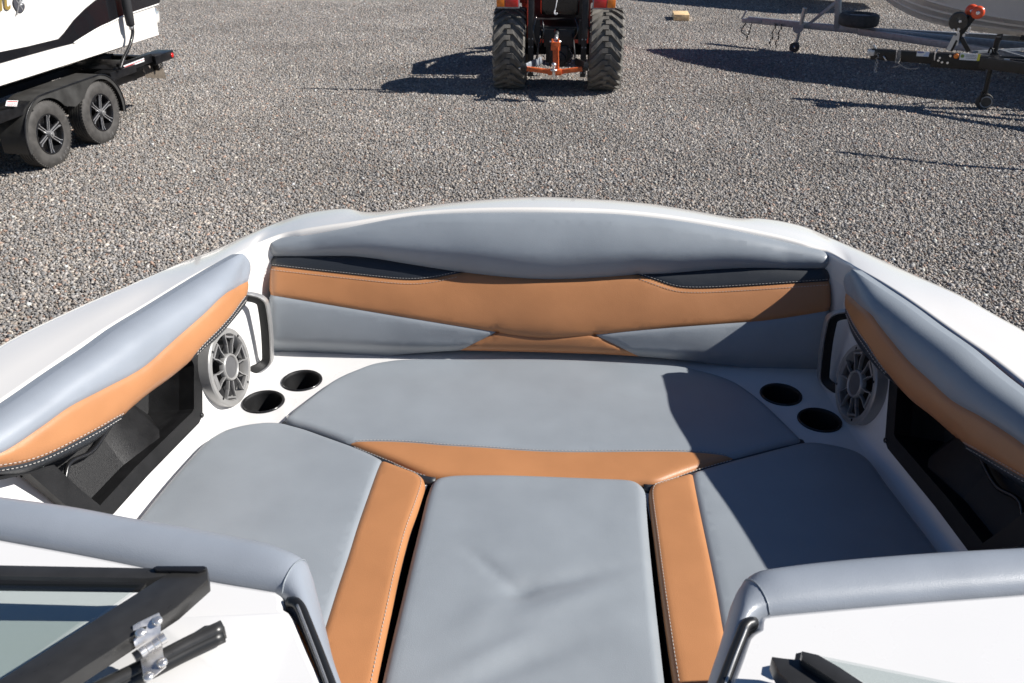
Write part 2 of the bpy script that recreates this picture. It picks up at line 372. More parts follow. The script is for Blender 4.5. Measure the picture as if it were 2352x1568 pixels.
    rv = N_('FunctionNodeRandomValue'); rv.data_type = 'INT'; rv.inputs[4].default_value = 0; rv.inputs[5].default_value = 3; rv.inputs['Seed'].default_value = 3
    rr = N_('FunctionNodeRandomValue'); rr.data_type = 'INT'; rr.inputs[4].default_value = 0; rr.inputs[5].default_value = 3; rr.inputs['Seed'].default_value = 11
    mu = N_('ShaderNodeMath'); mu.operation = 'MULTIPLY'; mu.inputs[1].default_value = math.pi/2; L(rr.outputs[2], mu.inputs[0])
    cx = N_('ShaderNodeCombineXYZ'); L(mu.outputs[0], cx.inputs[2])
    for k in range(4):
        na = N_('GeometryNodeInputNamedAttribute'); na.data_type = 'INT'; na.inputs['Name'].default_value = 'variant'
        cp = N_('FunctionNodeCompare'); cp.data_type = 'INT'; cp.operation = 'EQUAL'; cp.inputs[3].default_value = k; L(na.outputs[0], cp.inputs[2])
        se = N_('GeometryNodeSeparateGeometry'); L(gi.outputs[0], se.inputs[0]); L(cp.outputs[0], se.inputs[1])
        c2 = N_('FunctionNodeCompare'); c2.data_type = 'INT'; c2.operation = 'EQUAL'; c2.inputs[3].default_value = k; L(rv.outputs[2], c2.inputs[2])
        ip = N_('GeometryNodeInstanceOnPoints'); L(tr.outputs[0], ip.inputs['Points']); L(c2.outputs[0], ip.inputs['Selection']); L(se.outputs[0], ip.inputs['Instance']); L(cx.outputs[0], ip.inputs['Rotation'])
        L(ip.outputs[0], jo.inputs[0])
    L(jo.outputs[0], go.inputs[0]); md = o.modifiers.new('layout', 'NODES'); md.node_group = ng
gravel()

#__BOAT__
# ------------------------------------------------------------ the boat we stand in
boat = empty('open_bow_boat', (0, 1.5, .6), 'white open bow boat in the foreground with grey and tan bow cushions', 'boat')
def xw(y, z): return .77+.13*(1.66-y)+.22*(z-S)
# coaming inner edge (half), y -> x, from stern to the bow corner, then across the bow
inn = [(1.10, -.9, .33), (1.08, .2, .33), (.99, .9, .33), (.93, 1.22, .33), (.905, 1.35, .33), (.875, 1.5, .33), (.845, 1.6, .33), (.802, 1.75, .33), (.775, 1.88, .318), (.758, 1.98, .303), (.750, 2.06, .29), (.748, 2.09, .287)]
side = crv(inn, .02)
bowpx = [(612, 541), (700, 529), (800, 514), (900, 498), (975, 489), (1100, 482), (1260, 481), (1400, 485), (1500, 494), (1600, 508), (1700, 526), (1820, 552), (1905, 574)]
def zin(x): return S+.287+.085*max(0, 1-(x/.74)**2)
bw = []
for p in bowpx:
    x = at(*p, S+.33)[0]; bw.append(at(p[0], p[1], zin(x)))
bw[0] = np.array([-.742, 2.115, S+.287]); bw[-1] = np.array([.742, 2.110, S+.287])
bow = crv(bw, .02)
Lside = side*np.array([-1, 1, 1])+np.array([0, 0, S]); Rside = (side+np.array([0, 0, S]))[::-1]
INNER = np.vstack([Lside, bow[1:-1], Rside])
# outer edge
outL = [(-1.30, -.9), (-1.27, .2), (-1.17, .9), (-1.085, 1.25)]
opl = [(0, 790), (150, 715), (300, 650), (420, 598), (500, 568), (560, 541), (640, 508), (700, 489), (760, 479), (800, 477), (835, 484), (870, 485), (940, 477), (1030, 465), (1120, 456), (1200, 451), (1260, 450), (1330, 453), (1420, 459), (1500, 467), (1600, 483), (1660, 494), (1700, 499), (1745, 499), (1800, 507), (1850, 520), (1900, 541), (2000, 583), (2100, 628), (2200, 672), (2300, 727), (2352, 756)]
def zo(px_): x = abs(px_-1260)/640.; return S+(.27+.078*(1-x*x) if x < 1 else .27+.045*min(1, (x-1)/.5))
O = [np.array([x, y, S+.32]) for x, y in outL]+[at(x, y, zo(x)) for x, y in opl]+[np.array([-x, y, S+.32]) for x, y in outL[::-1]]
O[3] = (O[3]+O[4])/2*np.array([1, 1, 1]); O[3][1] = 1.25; O[3][0] = -1.09; O[-4][0] = 1.09; O[-4][1] = 1.28
OUTER = crv(O, .02)
n = 1400; I = crv(INNER[::3], n=n); OO = crv(OUTER, n=n)
# match outer points to inner ones by nearest direction: reparametrise by blending arc length with landmarks
def reparam(C, marks, n_):
    L = np.r_[0, np.cumsum(np.linalg.norm(np.diff(C, axis=0), axis=1))]; out = []
    pos = [L[np.argmin(np.linalg.norm(C-np.array(m_), axis=1))] for m_ in marks]; pos = [0]+pos+[L[-1]]
    k = [int(n_*f) for f in (0, .30, .5, .70)]+[n_-1]
    s_ = np.interp(np.arange(n_), k, pos); return np.stack([np.interp(s_, L, C[:, j]) for j in range(3)], 1)
I = reparam(I, [(-.745, 2.11, S+.287), (0, 2.16, S+.372), (.745, 2.11, S+.287)], n)
OO = reparam(OO, [OUTER[np.argmin(abs(OUTER[:, 0]+.74)+(OUTER[:, 1] < 1.9)*9)], OUTER[np.argmin(abs(OUTER[:, 0])+(OUTER[:, 1] < 1.9)*9)], OUTER[np.argmin(abs(OUTER[:, 0]-.74)+(OUTER[:, 1] < 1.9)*9)]], n)
dz = lambda A, h: A+np.array([0, 0, h])
D = OO-I; D[:, 2] = 0; D /= np.linalg.norm(D, axis=1)[:, None]
rw = [dz(I, -.06), dz(I, -.012), dz(I+D*.002, -.004), dz(I+D*.008, .001), dz(I+D*.018, 0)]
for q in (.35, .55, .75, .88): rw.append(I*(1-q)+OO*q+np.array([0, 0, .004*math.sin(math.pi*q)]))
rw += [dz(OO-D*.012, .002), dz(OO-D*.003, -.004), dz(OO, -.014), dz(OO+D*.004, -.05)]
rows(rw, 'coaming', GEL, boat)
hrw = [dz(OO+D*.004, -.05), dz(OO+D*.012, -.055), dz(OO+D*.012, -.085), dz(OO, -.09)]
rows(hrw, 'rub_rail', GEL, boat)
c0 = np.array([0, .2]); hr = [dz(OO, -.09)]
for q, s_ in ((-.3, .93), (-.6, .84), (-.85, .72), (-1.02, .45), (-1.12, .05)):
    P = OO.copy(); P[:, 0] *= s_; P[:, 1] = np.where(P[:, 1] > .4, .4+(P[:, 1]-.4)*(s_*.6+.38), P[:, 1]); P[:, 2] += q; hr.append(P)
rows(hr, 'hull', GEL, boat)
# inner wall: deck -> fillet -> up to the coaming
base = [(1.00, -.9), (.99, .2), (.88, .9), (.815, 1.3), (.79, 1.5), (.775, 1.6), (.758, 1.75), (.748, 1.88), (.742, 1.97), (.738, 2.10)]
bl = crv(base, n=int(n*.30)+1)
bb = np.array([(-.70, 2.12), (0, 2.13), (.70, 2.12)]); mid = crv(bb, n=int(n*.70)-int(n*.30)+1)
B2 = np.zeros((n, 2)); k1 = int(n*.30); k2 = int(n*.70)
B2[:k1+1] = bl*np.array([-1, 1]); B2[k1:k2+1] = mid; B2[k2:] = crv(base, n=n-k2)[::-1]
nin = np.stack([-np.sign(B2[:, 0])*np.minimum(1, abs(B2[:, 0])*1.3), -np.clip((B2[:, 1]-1.85)*4, 0.05, 1)], 1); nin /= np.linalg.norm(nin, axis=1)[:, None]
wall = []
for a in (0, .2, .4, .6, .8, 1.):
    an = a*math.pi/2; wall.append(np.column_stack([B2+nin*.030*(1-math.sin(an)), np.full(n, S)+.030*(1-math.cos(an))]))
Ib = dz(I, -.06); top = np.column_stack([B2, np.full(n, S+.030)])
for q in np.linspace(.04, 1, 40): wall.append(top*(1-q)+Ib*q)
wm = np.array(wall)
# storage pockets: opening in the wall
def wfr(sg):  # frame of the side wall, normal pointing inboard
    o = np.array([sg*xw(1.5, S), 1.5, S]); U = np.array([-sg*.13, 1, 0]); V = np.array([sg*.22, 0, 1.]); f_ = Fr(o, U, V)
    if f_.N[0]*sg > 0: f_ = Fr(o, -U, V)
    return f_
WF = {-1: wfr(-1), 1: wfr(1)}
pk_out_px = [(456, 818), (457, 954), (449, 972), (331, 1092), (251, 1181), (140, 1161), (57, 1088)]
pk_in_px = [(437, 839), (437, 939), (432, 948), (301, 1074), (220, 1161), (178, 1127), (114, 1068)]
pk = {}
for sg in (-1, 1):
    fr = WF[sg]
    if sg == -1: po = fr.pxs(pk_out_px); pi = fr.pxs(pk_in_px)
    else:
        fl = WF[-1]; P = [fl.w(*fl.px(*p)) for p in pk_out_px]; po = np.array([fr.uv(q*np.array([-1, 1, 1])) for q in P])
        P = [fl.w(*fl.px(*p)) for p in pk_in_px]; pi = np.array([fr.uv(q*np.array([-1, 1, 1])) for q in P])
    ztop = .30
    def close(p, zt, inset):
        p = p.copy(); a = p[0].copy(); b = p[-1].copy(); sgn = np.sign(b[0]-a[0]); b2 = b+np.array([sgn*.12, .06])
        return np.vstack([[a[0]-sgn*0.0, zt], p, [b2[0], b2[1]], [b2[0], zt]])
    pk[sg] = (close(po, ztop, 0), close(pi, ztop-.015, 0))
F = []
SPK = {-1: np.array(WF[-1].px(523, 843, .024)), 1: np.array(WF[1].px(1971, 882, .024))}
nr = len(wm)
for j in range(nr-1):
    for i in range(n-1):
        c = (wm[j, i]+wm[j, i+1]+wm[j+1, i]+wm[j+1, i+1])/4; sg = -1 if c[0] < 0 else 1
        if c[1] < 1.95 and inside(np.array([WF[sg].uv(c)]), pk[sg][0])[0] and (inside(np.array([WF[sg].uv(c)]), pk[sg][1])[0] or dist(np.array([WF[sg].uv(c)]), pk[sg][1], True)[0] < .011): continue
        if c[1] < 1.95 and np.linalg.norm(np.array(WF[sg].uv(c))-SPK[sg]) < .086: continue
        F.append((j*n+i, (j+1)*n+i, (j+1)*n+i+1, j*n+i+1))
mesh('inner_wall', wm.reshape(-1, 3), F, GELIN, boat)
for sg in (-1, 1):
    fr = WF[sg]; po, pi = pk[sg]
    V, F = cdt(po, [pi]); h = .010
    n0 = len(V); mb = MB(); mb.add(list(fr.W(V, h)), F)
    for loop, hh in ((po, -.01), (pi, -.03)):
        m_ = len(loop); mb.add(list(fr.W(loop, h))+list(fr.W(loop, hh)), [(i, (i+1) % m_, m_+(i+1) % m_, m_+i) for i in range(m_)])
    fo = mb.out('storage_pocket', PLAST, boat)
    # moulded recess: floor slopes outboard, back wall with a rib
    m_ = len(pi); rb = []; q_ = np.roll(pi, -1, 0); cr2 = pi[:, 0]*q_[:, 1]-q_[:, 0]*pi[:, 1]; c = ((pi+q_)*cr2[:, None]).sum(0)/(3*cr2.sum())
    for q, hh in ((1, -.03), (.985, -.045), (.96, -.07), (.90, -.095), (.6, -.105), (0, -.107)):
        rb.append(fr.W(c+(pi-c)*q, hh))
    rb = np.array(rb); mb = MB(); mb.add(rb.reshape(-1, 3), [(j*m_+i, j*m_+(i+1) % m_, (j+1)*m_+(i+1) % m_, (j+1)*m_+i) for j in range(5) for i in range(m_)])
    r_ = mb.out('pocket_liner', PLAST, fo, auto=35)
    # moulded ribs of the liner
    s_ = -1 if fr.U[1] > 0 else 1
    mb = MB()
    def q3(y, z, d): p = np.array([sg*(xw(y, z)+d*.62), y, z]); return p
    mb.add([q3(1.52, S+.08, .02), q3(1.52, S+.19, .13), q3(1.44, S+.20, .15), q3(1.40, S+.05, .03), q3(1.48, S+.05, .0), q3(1.60, S+.06, .14)], [(0, 1, 2, 3), (0, 3, 4), (0, 5, 1), (4, 5, 0)])
    mb.add([q3(1.44, S+.20, .15), q3(1.15, S+.24, .15), q3(1.12, S+.09, .07), q3(1.40, S+.05, .03)], [(0, 1, 2, 3)])
    mb.out('moulded_rib', PLAST, fo, auto=60)
    mb = MB(); mb.tube(crv([q3(1.44, S+.145, .07), q3(1.36, S+.135, .06), q3(1.30, S+.15, .06), q3(1.26, S+.13, .055), q3(1.20, S+.15, .06)], .01), .005, 8)
    mb.out('pocket_strap', BLACK, fo, smooth=True)
    for yy, zz in ((1.635, .022+.02), (1.66, .2)):
        mb = MB(); p = np.array([sg*xw(yy, S+zz), yy, S+zz])+fr.N*.010; mb.lathe(p, fr.N, [(0, .006), (.002, .006), (.003, .003), (.003, 0)], 12); mb.out('screw', BLACK, fo, smooth=True)

# deck with holes for the cup holders and the footwell
cups = [(-.609, 1.870), (-.676, 1.765), (.602, 1.882), (.670, 1.772)]
dk = np.column_stack([B2[(B2[:, 1] > .3)]+nin[(B2[:, 1] > .3)]*.0295])[::8]
well = np.array([(-.255, .25), (.255, .25), (.25, 1.2), (.235, 1.47), (-.225, 1.47), (-.25, 1.2)])
th = np.linspace(0, 2*math.pi, 41)[:-1]; circ = np.stack([np.cos(th), np.sin(th)], 1)
V, F = cdt(dk, [well]+[circ*.0475+np.array(c) for c in cups])
mesh('deck', np.column_stack([V, np.full(len(V), S)]), F, GELIN, boat, False)
m_ = len(well); mb = MB(); mb.add([(x, y, S) for x, y in well]+[(x, y, S-.42) for x, y in well], [(i, (i+1) % m_, m_+(i+1) % m_, m_+i) for i in range(m_)]+[tuple(range(m_, 2*m_))])
mb.out('footwell', VOID, boat)
for (x, y) in cups:
    c = np.array([x, y, S]); mb = MB()
    mb.lathe(c, (0, 0, 1), [(-.002, .052), (.002, .0515), (.0035, .049), (.0035, .047), (.0015, .0448), (-.004, .044), (-.085, .039), (-.092, .034), (-.094, 0)], 40)
    co = mb.out('cup_holder', PLAST, boat, auto=50)
    mb = MB(); mb.lathe(c+np.array([0, 0, .0036]), (0, 0, 1), [(-.001, .0505), (.0006, .0495), (.0006, .0488), (-.001, .048)], 40); mb.out('rim', SILVER if False else BLACK, co, smooth=True)

# --- seat cushions (plane just above the deck)
SF = Fr((0, 0, S+.022), (1, 0, 0), (0, 1, 0))
def C(pts, fr=SF, step=.010, off=0.): return crv(fr.pxs(pts, off), step)
# bow cushion
b_top = C([(650, 960), (672, 938), (700, 916), (730, 893), (760, 871), (790, 855), (820, 843), (850, 832), (880, 826), (920, 821), (1000, 819), (1060, 819), (1200, 820), (1400, 826), (1500, 831), (1560, 836), (1605, 845), (1650, 857), (1690, 873), (1725, 896), (1760, 924), (1800, 962), (1838, 1000)])
b_r = C([(1838, 1000), (1842, 1008), (1800, 1018), (1745, 1032), (1692, 1046)])
b_rt = C([(1692, 1046), (1640, 1061), (1590, 1076), (1545, 1092), (1520, 1101), (1500, 1105), (1480, 1104)])
b_bt = C([(1480, 1104), (1350, 1100), (1200, 1096), (1060, 1092), (1000, 1089)])
b_lt = C([(1000, 1089), (975, 1085), (940, 1072), (900, 1054), (850, 1034), (797, 1012)])
b_l = C([(797, 1012), (750, 995), (700, 978), (665, 968), (650, 960)])
b_seam = C([(797, 1012), (820, 1010), (870, 1009), (940, 1012), (1020, 1019), (1100, 1023), (1240, 1030), (1400, 1032), (1560, 1033), (1630, 1037), (1692, 1046)])
outl = np.vstack([b_top[:-1], b_r[:-1], b_rt[:-1], b_bt[:-1], b_lt[:-1], b_l[:-1]])
pg = np.vstack([b_top[:-1], b_r[:-1], b_seam[::-1][:-1], b_l[:-1]]); pt = np.vstack([b_seam[:-1], b_rt[:-1], b_bt[:-1], b_lt[:-1]])
def wob(k, a, sx=7., sy=5.): return lambda P: a*(np.sin(P[:, 0]*sx+k)*np.cos(P[:, 1]*sy+2*k)+.6*np.sin(P[:, 0]*sx*2.1+P[:, 1]*sy*1.7+k*3))
root, hf = cushion(boat, 'bow_seat_cushion', SF, outl, [('grey_panel', pg, GREY), ('tan_panel', pt, TAN)], [b_seam], r=.016, thick=.05, disp=wob(1, .0016), box=BLKV)
stitches(root, boat, SF, offs(b_lt, .007)[2:-2], hf); stitches(root, boat, SF, offs(b_rt, .007)[2:-2], hf); stitches(root, boat, SF, offs(b_seam, .002)[2:-2], hf, .004, .004, .0010)
sb = MB()
for c_ in (np.vstack([b_lt, b_l]), np.vstack([b_r, b_rt])): sb.tube(SF.W(crv(c_, .01), -.022), (.013), 8)
sb.out('seam_shade_strip', BLKV, boat, smooth=True)['kind'] = 'stuff'  # black tubes in the cushion gaps stand in for shade over the white deck
# left seat cushion
l1 = C([(797, 1014), (750, 997), (700, 979), (668, 970), (648, 965), (625, 963), (600, 964), (560, 970), (520, 981), (492, 995), (468, 1012), (440, 1041), (400, 1085), (355, 1138), (313, 1190), (200, 1330), (120, 1440)])
l2 = np.array([l1[-1], (-.82, .62), (-.30, .62)])
s0 = SF.px(878, 1049); l3 = C([(797, 1014), (840, 1031), (878, 1049)]); l4 = C([(878, 1049), (920, 1066), (955, 1079), (970, 1089), (976, 1103), (973, 1120), (958, 1166), (940, 1216), (918, 1300), (900, 1385), (880, 1480), (863, 1568), (845, 1680)])
lend = l4[-1]; lse = C([(878, 1049), (865, 1080), (845, 1135), (822, 1200), (800, 1270), (775, 1345), (750, 1425), (735, 1472), (712, 1560), (690, 1650)])
pb = crv([lse[-1], lend], .01); pa = crv([l1[-1], lse[-1]], .01)
gl = np.vstack([l1[::-1][:-1], l3[:-1], lse[:-1], pa[::-1][:-1]]); tl = np.vstack([l4[:-1], pb[::-1][:-1], lse[::-1][:-1]])
outl = np.vstack([l1[::-1][:-1], l3[:-1], l4[:-1], pb[::-1][:-1], pa[::-1][:-1]])
root, hf = cushion(boat, 'seat_cushion', SF, outl, [('grey_panel', gl, GREY), ('tan_panel', tl, TAN)], [lse], r=.016, thick=.05, disp=wob(2, .0018), box=BLKV)
stitches(root, boat, SF, offs(l4, -.008)[4:-2], hf)
# right seat cushion
r1 = C([(1692, 1049), (1745, 1035), (1800, 1021), (1842, 1011), (1870, 1010), (1900, 1014), (1935, 1021), (1970, 1032), (1995, 1048), (2015, 1071), (2040, 1107), (2070, 1146), (2100, 1185), (2135, 1230), (2165, 1270), (2260, 1395), (2330, 1480)])
r3 = C([(1692, 1049), (1640, 1064), (1590, 1078)]); r4 = C([(1590, 1078), (1550, 1090), (1515, 1099), (1497, 1108), (1491, 1125), (1494, 1160), (1502, 1220), (1512, 1300), (1523, 1385), (1536, 1480), (1549, 1568), (1566, 1680)])
rse = C([(1590, 1078), (1596, 1110), (1606, 1160), (1620, 1225), (1634, 1290), (1648, 1360), (1660, 1430), (1668, 1475), (1684, 1568), (1700, 1660)])
pb = crv([rse[-1], r4[-1]], .01); pa = crv([r1[-1], rse[-1]], .01)
gr_ = np.vstack([r1[::-1][:-1], r3[:-1], rse[:-1], pa[::-1][:-1]]); tr_ = np.vstack([r4[:-1], pb[::-1][:-1], rse[::-1][:-1]])
outl = np.vstack([r1[::-1][:-1], r3[:-1], r4[:-1], pb[::-1][:-1], pa[::-1][:-1]])
root, hf = cushion(boat, 'seat_cushion', SF, outl, [('grey_panel', gr_, GREY), ('tan_panel', tr_, TAN)], [rse], r=.016, thick=.05, disp=wob(3, .0018), box=BLKV)
stitches(root, boat, SF, offs(r4, .008)[4:-2], hf)
# centre cushion with its dents
c1 = C([(984, 1118), (990, 1103), (1003, 1092), (1030, 1086), (1060, 1084), (1150, 1084), (1230, 1086), (1320, 1089), (1400, 1092), (1440, 1094), (1462, 1099), (1478, 1110), (1486, 1128), (1487, 1150), (1492, 1220), (1502, 1320), (1514, 1430), (1530, 1568), (1545, 1690)])
c2 = C([(984, 1118), (978, 1135), (962, 1200), (942, 1280), (918, 1380), (896, 1470), (873, 1568), (845, 1690)])
outl = np.vstack([c2[::-1][:-1], c1])
cseam = C([(1476, 1118), (1481, 1180), (1488, 1260), (1500, 1380), (1512, 1480), (1522, 1568), (1536, 1680)])
def gz(P, px_, sx, sy, rot, a):
    c = np.array(SF.px(*px_)); q = P-c; cc, ss = math.cos(rot), math.sin(rot); x = q[:, 0]*cc+q[:, 1]*ss; y = -q[:, 0]*ss+q[:, 1]*cc
    return a*np.exp(-(x/sx)**2-(y/sy)**2)
def dents(P):
    return (gz(P, (1200, 1355), .035, .022, .5, -.007)+gz(P, (1290, 1335), .11, .016, .32, -.006)+gz(P, (1130, 1310), .07, .014, -.75, -.004)+gz(P, (1290, 1390), .09, .022, .45, .006)
            + gz(P, (1100, 1420), .06, .03, .9, .004)+gz(P, (1150, 1490), .10, .02, .6, .004)+gz(P, (1180, 1530), .14, .02, .5, -.004)+wob(5, .0012)(P)
            + gz(P, (1250, 1250), .25, .16, 0, .006)+gz(P, (1420, 1420), .06, .05, 0, .003))
root, hf = cushion(boat, 'centre_cushion', SF, outl, [('grey_panel', outl, GREY)], [cseam], r=.018, thick=.06, disp=dents, box=BLKV, step=.010, gw=.003, gd=.002)

# --- bow backrest on a leaning plane
k = .45; BF = Fr((0, 1.985, S), (1, 0, 0), (0, k, 1))
def CB(pts, off=0., step=.010): return crv(BF.pxs(pts, off), step)
t1 = CB([(614, 548, -.02), (621, 546, -.02), (700, 533, -.02), (800, 517, -.02), (900, 501, -.02), (975, 492, -.02), (1100, 487, -.02), (1260, 486, -.02), (1400, 490, -.02), (1500, 499, -.02), (1600, 513, -.02), (1700, 531, -.02), (1820, 558, -.02), (1890, 573, -.02), (1907, 582, -.01)])
rA = CB([(1907, 582, -.01), (1911, 598, 0), (1904, 616)]); rB = CB([(1904, 616), (1912, 630), (1912, 645)]); rC = CB([(1912, 645), (1913, 680), (1911, 711)])
rD = CB([(1911, 711), (1908, 770), (1900, 830), (1890, 858), (1879, 865), (1760, 852), (1632, 836), (1550, 827), (1469, 820)])
bm_ = CB([(1469, 820), (1380, 815), (1260, 811), (1150, 808), (1055, 806)])
lD = CB([(1055, 806), (960, 812), (862, 821), (780, 828), (697, 831), (640, 829), (624, 820), (616, 790), (614, 730), (615, 675)])
lC = CB([(615, 675), (615, 640), (617, 610)]); lB = CB([(617, 610), (616, 600), (617, 588)]); lA = CB([(617, 588), (612, 566), (614, 548, -.02)])
g1 = CB([(617, 588), (700, 588), (802, 588), (862, 594), (937, 606), (1000, 616), (1061, 625)]); g1b = CB([(1061, 625), (1163, 636), (1265, 641), (1370, 637), (1463, 630)]); g1c = CB([(1463, 630), (1541, 627), (1632, 619), (1722, 615), (1820, 616), (1904, 616)])
kl = CB([(617, 610), (712, 621), (832, 634), (900, 641), (931, 643), (962, 643), (990, 640), (1013, 636), (1061, 625)]); kr = CB([(1463, 630), (1500, 643), (1541, 657), (1568, 662), (1610, 663), (1662, 661), (1760, 655), (1912, 645)])
ta = CB([(615, 675), (742, 696), (850, 714), (953, 731), (1050, 747), (1141, 762)]); tb = CB([(1141, 762), (1190, 770), (1248, 775), (1300, 773), (1367, 768)]); tc = CB([(1367, 768), (1450, 759), (1541, 751), (1650, 743), (1761, 734), (1911, 711)])
sl_ = CB([(1141, 762), (1055, 806)]); sr = CB([(1367, 768), (1420, 795), (1469, 820)])
cat_ = lambda *a: np.vstack([q[:-1] for q in a])
outl = cat_(t1, rA, rB, rC, rD, bm_, lD, lC, lB, lA); rv = lambda q: q[::-1]
pan = [('grey_bolster_panel', cat_(t1, rA, rv(g1c), rv(g1b), rv(g1), lA), GREY), ('black_panel', cat_(g1, rv(kl), lB), BLKV), ('black_panel', cat_(g1c, rB, rv(kr)), BLKV),
       ('tan_panel', cat_(kl, g1b, kr, rC, rv(tc), rv(tb), rv(ta), lC), TAN), ('grey_panel', cat_(ta, sl_, lD), GREY), ('grey_panel', cat_(tc, rD, rv(sr)), GREY), ('lower_tan_panel', cat_(tb, sr, bm_, rv(sl_)), TAN)]
gl_all = np.vstack([g1, g1b[1:], g1c[1:]])
def bdisp(P):
    vs = np.interp(P[:, 0], gl_all[:, 0], gl_all[:, 1]); t = P[:, 1]-vs; cw = np.clip(1-(P[:, 0]/.62)**2, 0, 1)
    amp = .012+.034*cw; hgt = .30-.0*t
    vt = np.interp(P[:, 0], t1[:, 0], t1[:, 1]); s_ = np.clip(t/np.maximum(vt-vs, .02), 0, 1)
    top = np.where(t > 0, amp*np.sin(np.clip(s_/.38, 0, 1)*math.pi/2)*(1-.75*np.clip((s_-.38)/.62, 0, 1)**2), 0); _old = np.where(t > 0, amp*np.sin(np.clip(t/.05, 0, 1)*math.pi/2)**.8*np.clip(1.25-t/(.12+.12*cw), 0, 1), 0)
    v = P[:, 1]; belly = .022*np.sin(np.clip((v+.005)/.28, 0, 1)**.9*math.pi)
    dim = -.010*np.exp(-((v-.055)/.03)**2)*np.clip(1-(abs(P[:, 0])/.45)**2, 0, 1)
    und = -.060*np.clip(1-v/.05, 0, 1)**1.6
    return top+belly+dim*(v < .12)+und+wob(4, .0014, 9, 8)(P)
root, hf = cushion(boat, 'bow_backrest', BF, outl, pan, [g1, g1b, g1c, kl, kr, ta, tb, tc, sl_, sr], r=.022, thick=.09, disp=bdisp)
for c_ in (kl, kr): stitches(root, boat, BF, offs(c_, .005)[1:-1], hf); stitches(root, boat, BF, offs(c_, -.009)[1:-1], hf)

# --- side bolsters
def bframe(sg):
    o = np.array([sg*.845, 1.56, S+.33]); U = np.array([-sg*.248, 1, 0]); V = np.array([sg*.22, 0, 1.]); f_ = Fr(o, U, V)
    if f_.N[0]*sg > 0: f_ = Fr(o, -U, V)
    f_.o = f_.o+f_.N*.075; return f_
OFFB = -.055
PF = bframe(-1)
def CP(pts, step=.010): return crv(PF.pxs(pts), step)
tl_ = -.070
top = CP([(-150, 1020, tl_), (0, 925, tl_), (106, 852, tl_), (186, 799, tl_), (247, 755, tl_), (319, 711, tl_), (452, 629, tl_), (530, 585, tl_), (545, 583, -.06), (561, 589, -.05), (577, 601, -.04), (583, 620, -.035), (581, 644, -.03)])
f2 = CP([(581, 644, -.03), (580, 660, -.03), (577, 673, -.03)]); f3 = CP([(577, 673, -.03), (575, 690, -.03), (567, 704, -.03), (532, 742, -.03), (492, 785, -.03), (452, 818, -.03), (426, 841, -.03)])
f4 = CP([(426, 841, -.03), (386, 873, -.03), (333, 912, -.03), (290, 949, -.03)]); f5 = CP([(290, 949, -.03), (280, 962, -.03), (211, 1020, -.03), (120, 1066, -.03), (60, 1088, -.03), (0, 1097, -.03), (-150, 1105, -.03)])
se1 = CP([(581, 644, -.03), (550, 660, -.01), (519, 676), (466, 724), (394, 787), (327, 845), (239, 894), (160, 936), (98, 980), (0, 1044), (-150, 1090, -.01)])
se2 = CP([(577, 673, -.03), (545, 708, -.012), (492, 764, -.012), (452, 806, -.015), (426, 841, -.03)]); se3 = CP([(290, 949, -.03), (270, 958, -.015), (211, 990, -.012), (120, 1038, -.012), (60, 1062, -.012), (0, 1074, -.012), (-150, 1096, -.015)])
e1 = crv([se1[-1], top[0]], .01); e2 = crv([se3[-1], se1[-1]], .01); e3 = crv([f5[-1], se3[-1]], .01)
outl = cat_(top, f2, f3, f4, f5, e3, e2, e1)
def bol(P):
    q = P[:, 0]*(1 if PF.U[1] > 0 else -1); return -.050*np.clip((q-.20)/.16, 0, 1)**1.5+np.interp(P[:, 0]*(1 if PF.U[1] > 0 else -1), [-.5, 0, .35], [0, .006, 0])+wob(6, .0012, 12, 12)(P)
root, hf = cushion(boat, 'side_bolster', PF, outl, [('grey_panel', cat_(top, se1, e1), GREYP), ('tan_panel', cat_(se1, rv(e2), rv(se3), rv(f4), rv(se2), rv(f2)), TAN), ('black_panel', cat_(se2, rv(f3)), BLKV), ('black_panel', cat_(se3, rv(e3), rv(f5)), BLKV)], [se1, se2, se3], r=.045, thick=.070, disp=bol)
for c_ in (se2, se3): stitches(root, boat, PF, offs(c_, .005)[3:-3], hf); stitches(root, boat, PF, offs(c_, -.005)[3:-3], hf)
PF = bframe(1)
top = CP([(2500, 1000, tl_), (2352, 892, tl_), (2313, 862, tl_), (2248, 808, tl_), (2214, 783, tl_), (2169, 752, tl_), (2101, 702, tl_), (2033, 657, tl_), (1983, 624, tl_), (1972, 619, -.065), (1960, 622, -.05), (1945, 627, -.045), (1934, 647, -.04), (1930, 671, -.03)])
f2 = CP([(1930, 671, -.03), (1929, 687, -.03), (1930, 703, -.03)]); f3 = CP([(1930, 703, -.03), (1934, 722, -.03), (1957, 771, -.03), (2006, 838, -.03), (2042, 873, -.03), (2066, 891, -.03)])
f4 = CP([(2066, 891, -.03), (2096, 923, -.03), (2145, 962, -.03), (2196, 1007, -.03), (2208, 1014, -.03)]); f5 = CP([(2208, 1014, -.03), (2232, 1043, -.03), (2290, 1085, -.03), (2352, 1128, -.03), (2500, 1210, -.03)])
se1 = CP([(1930, 671, -.03), (1957, 694, -.01), (1997, 721), (2015, 744), (2045, 780), (2085, 827), (2130, 869), (2187, 920), (2256, 959), (2316, 998), (2352, 1024), (2500, 1120)])
se2 = CP([(1930, 703, -.03), (1948, 732, -.015), (1988, 778, -.012), (2033, 845, -.012), (2052, 874, -.015), (2066, 891, -.03)]); se3 = CP([(2208, 1014, -.03), (2240, 1031, -.015), (2271, 1049, -.012), (2352, 1095, -.012), (2500, 1180, -.015)])
e1 = crv([se1[-1], top[0]], .01); e2 = crv([se3[-1], se1[-1]], .01); e3 = crv([f5[-1], se3[-1]], .01)
outl = cat_(top, f2, f3, f4, f5, e3, e2, e1)
